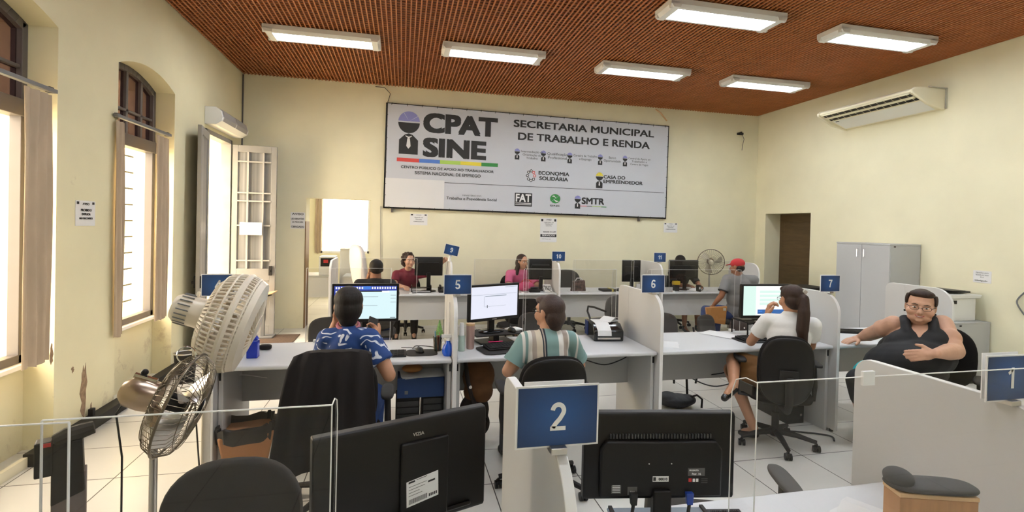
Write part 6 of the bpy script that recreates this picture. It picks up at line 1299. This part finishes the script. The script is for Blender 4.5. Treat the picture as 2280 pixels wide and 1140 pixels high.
def annulus(m, prof, n=56):
    rings = [[m.v(L_(r*math.cos(2*PI*i/n), r*math.sin(2*PI*i/n), z)) for i in range(n)] for r, z in prof]; m.skin(rings+[rings[0]], 0, False, False)
m = MB(); annulus(m, [(Rr+.004, -.014), (Rr+.010, 0), (Rr+.004, .014), (Rr-.006, .014), (Rr-.006, -.014)]); m.build('rim', M_wf, t)
m = MB(); annulus(m, [(.238, .055), (.226, .082), (.15, .098), (.15, .092), (.222, .074), (.232, .05)]); m.build('front_ring', M_wf, t)
m = MB()
for k in range(36):
    a = 2*PI*k/36; m.tube([L_(.15*math.cos(a), .15*math.sin(a), .095), L_(.10*math.cos(a+.2), .10*math.sin(a+.2), .104), L_(.06*math.cos(a+.35), .06*math.sin(a+.35), .106)], .0035, 5)
m.build('front_grille', M_wf, t)
m = MB(); m.xf = Matrix.Translation(cF-base) @ RF.to_4x4(); m.lathe([(.07, .098), (.068, .112), (.04, .118), (.001, .119)], n=32); m.build('centre_cap', M_wf, t)
m = MB(); m.xf = Matrix.Translation(cF-base) @ RF.to_4x4()
for a in (PI/2, -PI/2+.35): m.prism([(-.024, 0), (.024, 0), (.024, .02), (-.024, .02)], 'x', 0, 0) if False else None
m.lathe([(.001, -.285), (.055, -.282), (.070, -.262), (.076, -.14), (.10, -.128), (.001, -.128)], n=36); m.build('motor', M_wf, t)
m = MB()
for k in range(14):
    a = PI*.35+k*PI*1.3/13; m.tube([L_(.075*math.cos(a), .075*math.sin(a), -.255), L_(.0775*math.cos(a), .0775*math.sin(a), -.20)], .003, 5)
m.build('motor_vents', M_gcable, t); m = MB(); m.tube([L_(0, .074, -.20), L_(0, .10, -.20)], .008, 8); m.build('swing_knob', M_wf, t)
m = MB(); blades(m, RF, cF-base, .21, 3, -.03); m.build('blades', M_wf, t, 60); m = MB(); m.xf = Matrix.Translation(cF-base) @ RF.to_4x4(); m.lathe([(.045, -.06), (.045, .0), (.03, .02), (.001, .025)], n=24); m.build('hub', M_wf, t)
m = MB(); m.box(-.033, .033, -.03, .03, cF.z-.20, cF.z-.055); m.cyl((0, 0, .03), (0, 0, cF.z-.20), .020, n=18); m.build('pole', M_wf, t, bevel=.006); MB().lathe([(.17, 0), (.17, .012), (.06, .035), (.022, .06)], n=36).build('foot', M_wf, t)
MB().tube([(-.06, 0, cF.z-.03), (-.075, .02, cF.z-.2), (-.05, .05, .5), (-.03, .08, .1), (.0, .12, .01)], .004, 6).build('cord', M_cable, t)
# metal fan
cM = V((1.597, 2.289, 0.942)); aM = V((0.9438, 0.0145, -0.3303)).normalized(); RM = orient(aM); base = V((cM.x-.105, cM.y+.02, 0)); Rm = .21
t = thing('standing_fan', 'bronze metal standing fan with a wire cage behind the left foreground screen', 'fan', tuple(base)); L_ = lambda x, y, z: (cM-base)+RM@V((x, y, z)); M_wire = mat('dark_bronze_wire', (.20, .165, .12), .35, .9)
m = MB(); n = 54
for k in range(n):
    a = 2*PI*k/n; c, s = math.cos(a), math.sin(a)
    m.tube([L_(r*c, r*s, z) for r, z in ((.05, -.085), (.13, -.075), (.188, -.045), (Rm, 0))], .0014, 4); m.tube([L_(r*c, r*s, z) for r, z in ((Rm, 0), (.188, .045), (.12, .072), (.045, .078))], .0014, 4)
for r, z in ((.10, -.081), (.165, -.062), (.165, .060), (.10, .075), (.048, .079), (.05, -.086)): m.loop(L_(0, 0, z), aM, r, .0018, 44, 5)
m.loop(L_(0, 0, 0), aM, Rm, .0055, 56, 8); m.build('wire_cage', M_wire, t)
m = MB(); m.xf = Matrix.Translation(cM-base) @ RM.to_4x4(); m.lathe([(.001, .086), (.03, .084), (.045, .078)], n=28); m.build('centre_badge', M_chrome, t)
m = MB(); blades(m, RM, cM-base, .185, 3, 0.0, .6); m.build('blades', M_metal, t, 60); m = MB(); m.xf = Matrix.Translation(cM-base) @ RM.to_4x4(); m.lathe([(.035, -.05), (.035, .02), (.02, .03), (.001, .032)], n=24); m.build('hub', M_dark, t)
m = MB(); m.xf = Matrix.Translation(cM-base) @ RM.to_4x4(); m.lathe([(.001, -.225), (.035, -.222), (.058, -.195), (.064, -.14), (.060, -.09), (.001, -.088)], n=36); m.build('motor', M_bronze, t)
m = MB(); m.tube([L_(0, .062, -.17), L_(0, .085, -.17)], .009, 8); m.ell(L_(0, .088, -.17), .014); m.build('swing_knob', M_black, t); m = MB(); m.tube([L_(0, .066, -.115), L_(.0, .068, -.20)], .012, 8); m.build('chrome_strip', M_chrome, t)
m = MB(); m.loop(L_(0, .20, -.05), RM@V((1, 0, 0)), .035, .003, 20, 5); m.build('carry_handle', M_chrome, t)
zp = cM.z-.07; m = MB(); m.cyl((0, 0, .04), (0, 0, .40), .021, n=18); m.cyl((0, 0, .40), (0, 0, zp), .015, n=16); m.cyl((0, 0, .355), (0, 0, .45), .028, n=18); m.box(-.028, .045, -.012, .012, .37, .43); m.build('pole', M_metal, t, bevel=.002)
m = MB(); m.tube([(0, 0, zp-.02), (.01, 0, zp+.04), L_(0, -.02, -.13)], .018, 10); m.build('neck', M_bronze, t); MB().lathe([(.18, 0), (.18, .012), (.07, .03), (.024, .05)], n=36).build('foot', M_metal, t); MB().box(-.0215, .0215, -.0225, -.0205, .20, .31).build('sticker', M_paper, t)
m = MB(); m.tube([L_(0, -.05, -.20), L_(-.0, -.10, -.21), (-.10, -.03, cM.z-.2), (-.085, -.06, cM.z-.45), (-.07, -.06, .3), (.02, -.10, .1), (.04, -.16, .012)], .004, 8); m.build('cord', M_cable, t)
# fan near the back wall
cK = V((7.86, 7.78, 1.165)); aK = V((-.45, -.88, -.06)).normalized(); RK = orient(aK); base = V((cK.x+.03, cK.y+.08, 0)); t = thing('standing_fan', 'standing fan behind the person in the red cap near the back corner', 'fan', tuple(base)); L_ = lambda x, y, z: (cK-base)+RK@V((x, y, z)); Rk = .225
m = MB()
for k in range(40):
    a = 2*PI*k/40; c, s = math.cos(a), math.sin(a); m.tube([L_(r*c, r*s, z) for r, z in ((.05, -.075), (.2, -.04), (Rk, 0), (.2, .04), (.045, .065))], .0016, 4)
m.loop(L_(0, 0, 0), aK, Rk, .007, 48, 8); m.build('wire_cage', M_wire, t); m = MB(); blades(m, RK, cK-base, .20, 3, 0, .6); m.build('blades', mat('beige_blade', (.5, .45, .33), .4), t, 60); m = MB(); m.xf = Matrix.Translation(cK-base) @ RK.to_4x4(); m.lathe([(.001, -.2), (.05, -.19), (.06, -.09), (.001, -.085)], n=24); m.build('motor', M_bronze, t); m = MB(); m.xf = Matrix.Translation(cK-base) @ RK.to_4x4(); m.lathe([(.001, .05), (.04, .03), (.04, -.06)], n=20); m.build('hub', M_ivory, t)
MB().cyl((0, 0, .03), (0, 0, cK.z-.04), .014).build('pole', M_metal, t); MB().lathe([(.17, 0), (.17, .012), (.05, .03)], n=28).build('foot', M_dark, t)
# ---- back row desk things
monitor('black monitor seen from behind, beside the person in maroon', 2.865, 7.22, PI, .40, .27, .975, ZD, group='back-row monitors seen from behind')
monitor('black monitor seen from behind, before the person in pink', 4.55, 7.22, PI, .40, .315, .915, ZD, group='back-row monitors seen from behind', back=True)
monitor('wide black monitor seen from behind under the number 11 sign', 6.975, 7.22, PI+.05, .54, .305, .93, ZD, group='back-row monitors seen from behind')
monitor('upright dark monitor at the far end of the back-row desk', 6.09, 7.30, PI-.1, .30, .35, .87, ZD, group='back-row monitors seen from behind')
for lb, x, y, z, w, w2 in (('asset sticker monitor', 0, 0, 0, 0, 0),): pass
t = thing('desk_phone', 'black desk phone on the back-row desk right of the maroon person', 'phone', (3.00, 7.02, ZD)); MB().prism([(0, 0), (.17, 0), (.17, .07), (0, .03)], 'x', 0, .16).build('body', M_black, t, bevel=.008); MB().tube([(.03, .02, .06), (.03, .09, .085), (.03, .16, .085)], .017, 8).build('handset', M_black, t)
t = thing('document_tray', 'black document tray on the back-row desk under the maroon person\'s monitor', 'tray', (2.62, 7.04, ZD))
for z in (.0, .06): MB().box(0, .28, 0, .12, z, z+.008).build('shelf', M_black, t)
for xx in (0, .27): MB().box(xx, xx+.01, 0, .12, 0, .10).build('side', M_black, t)
sheets('papers in the black tray under the maroon person\'s monitor', 2.76, 7.10, ZD+.0095, 0, .24, .10, 5)
t = thing('handbag', 'pink bag on the back-row desk in front of the person in pink', 'bag', (4.31, 7.14, ZD)); remesh('body', [('e', (0, 0, .075), (.13, .05, .07)), ('e', (0, 0, .05), (.14, .055, .05))], .008, 3, mat('rose_pink_bag', (.45, .05, .13), .6), t); MB().tube([(-.08, 0, .13), (-.04, 0, .17), (.04, 0, .17), (.08, 0, .13)], .008, 6).build('handle', M_red, t)
t = thing('desk_phone', 'black telephone and cables on the back-row desk under the pink person\'s monitor', 'phone', (4.33, 6.99, ZD)); MB().box(0, .16, 0, .10, 0, .045).build('body', M_black, t, bevel=.006); MB().tube([(.02, .05, .06), (.14, .05, .06)], .018, 8).build('handset', M_black, t); MB().tube([(.16, .04, .01), (.22, .02, .10), (.30, .02, .03), (.34, .02, .005)], .004, 6).build('cord', M_cable, t)
t = thing('calculator', 'white desk calculator beside the number 10 divider', 'calculator', (4.56, 7.02, ZD), -.1); MB().prism([(0, 0), (.16, 0), (.16, .10), (0, .025)], 'x', 0, .12).build('body', M_white, t, bevel=.004); m = MB()
for j in range(4):
    for i in range(4): y = .02+j*.026; m.box(.015+i*.026, .033+i*.026, y, y+.016, .025+y*.47, .034+y*.47)
m.build('keys', M_gcable, t)
t = thing('handbag', 'dark patterned bag on the back-row desk right of the number 10 divider', 'bag', (5.02, 7.06, ZD+.0), .06); M_pat = mat('brown_floral_print', (.10, .06, .05), .8, noise=1.0, nscale=22)
m = MB(); m.prism([(-.02, 0), (.22, 0), (.20, .17), (.01, .155)], 'y', 0, .07); m.build('body', M_pat, t, bevel=.012); MB().tube([(.05, .035, .155), (.08, .035, .20), (.14, .035, .20), (.17, .035, .165)], .008, 6).build('handle', M_edge, t); MB().box(-.05, .26, -.05, .10, -.0, .004).build('base_cloth', M_paper, t)
t = thing('binder', 'dark binders with a yellow ribbon on the back-row desk', 'binder', (5.62, 7.08, ZD), 0, 'binders on the back-row desk'); MB().box(-.13, .09, -.06, .12, 0, .035).build('cover', M_dark, t, bevel=.003); MB().box(.02, .045, -.064, .124, -.0, .039).build('ribbon', mat('yellow_ribbon', (.6, .5, .03), .6), t)
t = thing('binder', 'slanted dark binder next to the ribboned binders', 'binder', (5.90, 7.08, ZD), .2, 'binders on the back-row desk'); MB().prism([(-.14, 0), (.14, 0), (.14, .065), (-.14, .02)], 'y', -.06, .12).build('cover', M_dark, t, bevel=.003); MB().box(-.13, .13, -.064, -.06, .004, .018).build('pages', M_paper, t)
def holder(label, x, y):
    t = thing('brochure_holder', label, 'holder', (x, y, ZD), 0, 'clear brochure holders'); m = MB(); m.box(0, .075, 0, .003, 0, .24); m.box(0, .075, .05, .053, 0, .20); m.box(0, .003, 0, .053, 0, .22); m.box(.072, .075, 0, .053, 0, .22); m.build('case', M_acr, t, None); MB().box(.008, .066, .01, .02, .0, .12).build('leaflets', M_paper, t)
holder('clear brochure holder left of the number 11 divider', 6.02, 6.97); holder('second clear brochure holder right against the number 11 divider', 6.19, 6.97)
t = thing('mug', 'dark mug with a white mark on the back-row desk under the wide monitor', 'mug', (7.10, 6.98, ZD)); MB().lathe([(.038, 0), (.04, .10), (.036, .10), (.034, .01)], n=20).build('body', M_black, t); MB().loop((.055, 0, .05), (0, 1, 0), .028, .006, 20, 6).build('handle', M_black, t); MB().box(-.02, .005, -.042, -.039, .04, .075).build('print', M_paper, t)
t = thing('desk_phone', 'black desk phone under papers near the person in the red cap', 'phone', (7.63, 7.02, ZD)); MB().prism([(0, 0), (.16, 0), (.16, .08), (0, .03)], 'x', 0, .17).build('body', M_black, t, bevel=.008); sheets('paper lying over the desk phone near the red cap', 7.73, 7.16, ZD+.08, .3, .2, .14, 2, fold=True)
t = thing('desk_toy', 'small yellow object under the wide back-row monitor', 'ornament', (6.70, 7.02, ZD)); MB().box(0, .10, 0, .08, .10, .16).build('yellow_block', mat('yellow_card', (.65, .45, .02), .5), t, bevel=.006); MB().box(.01, .09, .01, .07, 0, .10).build('base', M_dark, t)  # yellow block in one even colour on a dark base
# ---- things held by people
t = thing('folder_bag', 'tan envelope folder held on the lap of the person in the red cap', 'folder', (6.86, 6.13, .40), -.15)
M_tan = mat('tan_leather', (.36, .16, .04), .6); m = MB(); m.prism([(-.16, .03), (.10, .0), (.12, .26), (-.19, .24)], 'y', -.02, .02); m.build('body', M_tan, t, bevel=.008); MB().box(.06, .10, -.024, -.02, .20, .235).build('clasp', M_metal, t)
t = thing('backpack', 'dark backpack standing before the tan folder', 'backpack', (6.98, 5.86, .0), 0); remesh('body', [('e', (0, 0, .40), (.13, .09, .16)), ('e', (0.01, 0, .24), (.15, .10, .16)), ('e', (.0, 0, .13), (.14, .10, .13))], .012, 3, mat('dark_brown_nylon', (.035, .02, .016), .7), t); MB().ell((.03, -.085, .42), (.012, .008, .012)).build('buckle', M_chrome, t)
# ---- cables
def cable(label, pts, r=.006, m_=M_cable): tag(MB().tube(pts, r, 8).build('cable', m_), label, 'cable', 'loose black cables')
def crv(P, n=8):
    P = [V(p) for p in P]; out = []
    for i in range(len(P)-1):
        p0, p1, p2, p3 = P[max(i-1, 0)], P[i], P[i+1], P[min(i+2, len(P)-1)]
        for k in range(n):
            s = k/n; out.append(.5*((2*p1)+(p2-p0)*s+(2*p0-5*p1+4*p2-p3)*s*s+(3*p1-p0-3*p2+p3)*s**3))
    return out+[P[-1]]
cable('thick black cable looping down beside the draped jacket', crv([V((1.856, 3.970, 0.626)), V((1.796, 3.778, 0.650)), V((1.755, 3.684, 0.590)), V((1.747, 3.634, 0.497)), V((1.804, 3.569, 0.433)), V((1.910, 3.494, 0.407))]), .011)
cable('second black cable hanging from the desk edge left of the jacket', crv([V((1.866, 3.967, 0.626)), V((1.822, 3.772, 0.608)), V((1.795, 3.727, 0.575)), V((1.809, 3.723, 0.511))]), .009)
cable('thin black cables sagging under the desk right of the striped person', crv([V((4.019, 3.950, 0.595)), V((4.188, 3.912, 0.553)), V((4.337, 3.879, 0.603)), V((4.411, 3.864, 0.658))]), .005)
cable('thin cable sagging below the desk left of the ponytail person', crv([V((4.860, 4.069, 0.442)), V((5.094, 4.016, 0.398)), V((5.335, 3.963, 0.412)), V((5.525, 3.820, 0.516))]), .005)
cable('black cable trailing to the floor beyond the number 6 divider', crv([V((4.911, 4.161, 0.506)), V((5.240, 4.239, 0.290)), V((5.547, 4.323, 0.170)), V((5.764, 4.275, 0.220))]), .006)
cable('white lead curling over the desk side behind the bin', crv([V((1.305, 3.783, 0.485)), V((1.308, 3.835, 0.579)), V((1.363, 3.925, 0.582)), V((1.530, 3.990, 0.531)), V((1.589, 4.079, 0.501))]), .003, M_edge)
cable('black floor cables at the foot of the number 7 divider', crv([(5.75, 3.60, .008), (5.95, 3.52, .008), (6.05, 3.44, .008), (6.0, 3.36, .008)]), .007)
cable('mouse lead across the desk to the pen cup', crv([(2.58, 3.86, ZD+.004), (2.62, 3.95, ZD+.004), (2.78, 3.86, ZD+.004), (2.80, 3.72, ZD+.004)]), .0028)
cable('white power lead running down the number 5 divider', crv([(2.835, 3.62, 1.15), (2.838, 3.66, 1.0), (2.842, 3.70, .92), (2.842, 3.72, .85)]), .004, M_edge)
cable('dark wall cable hanging on the right wall at the edge of the view', crv([(WX-.01, 4.10, 1.12), (WX-.03, 4.16, 1.0), (WX-.01, 4.10, .86)]), .008, M_gcable)
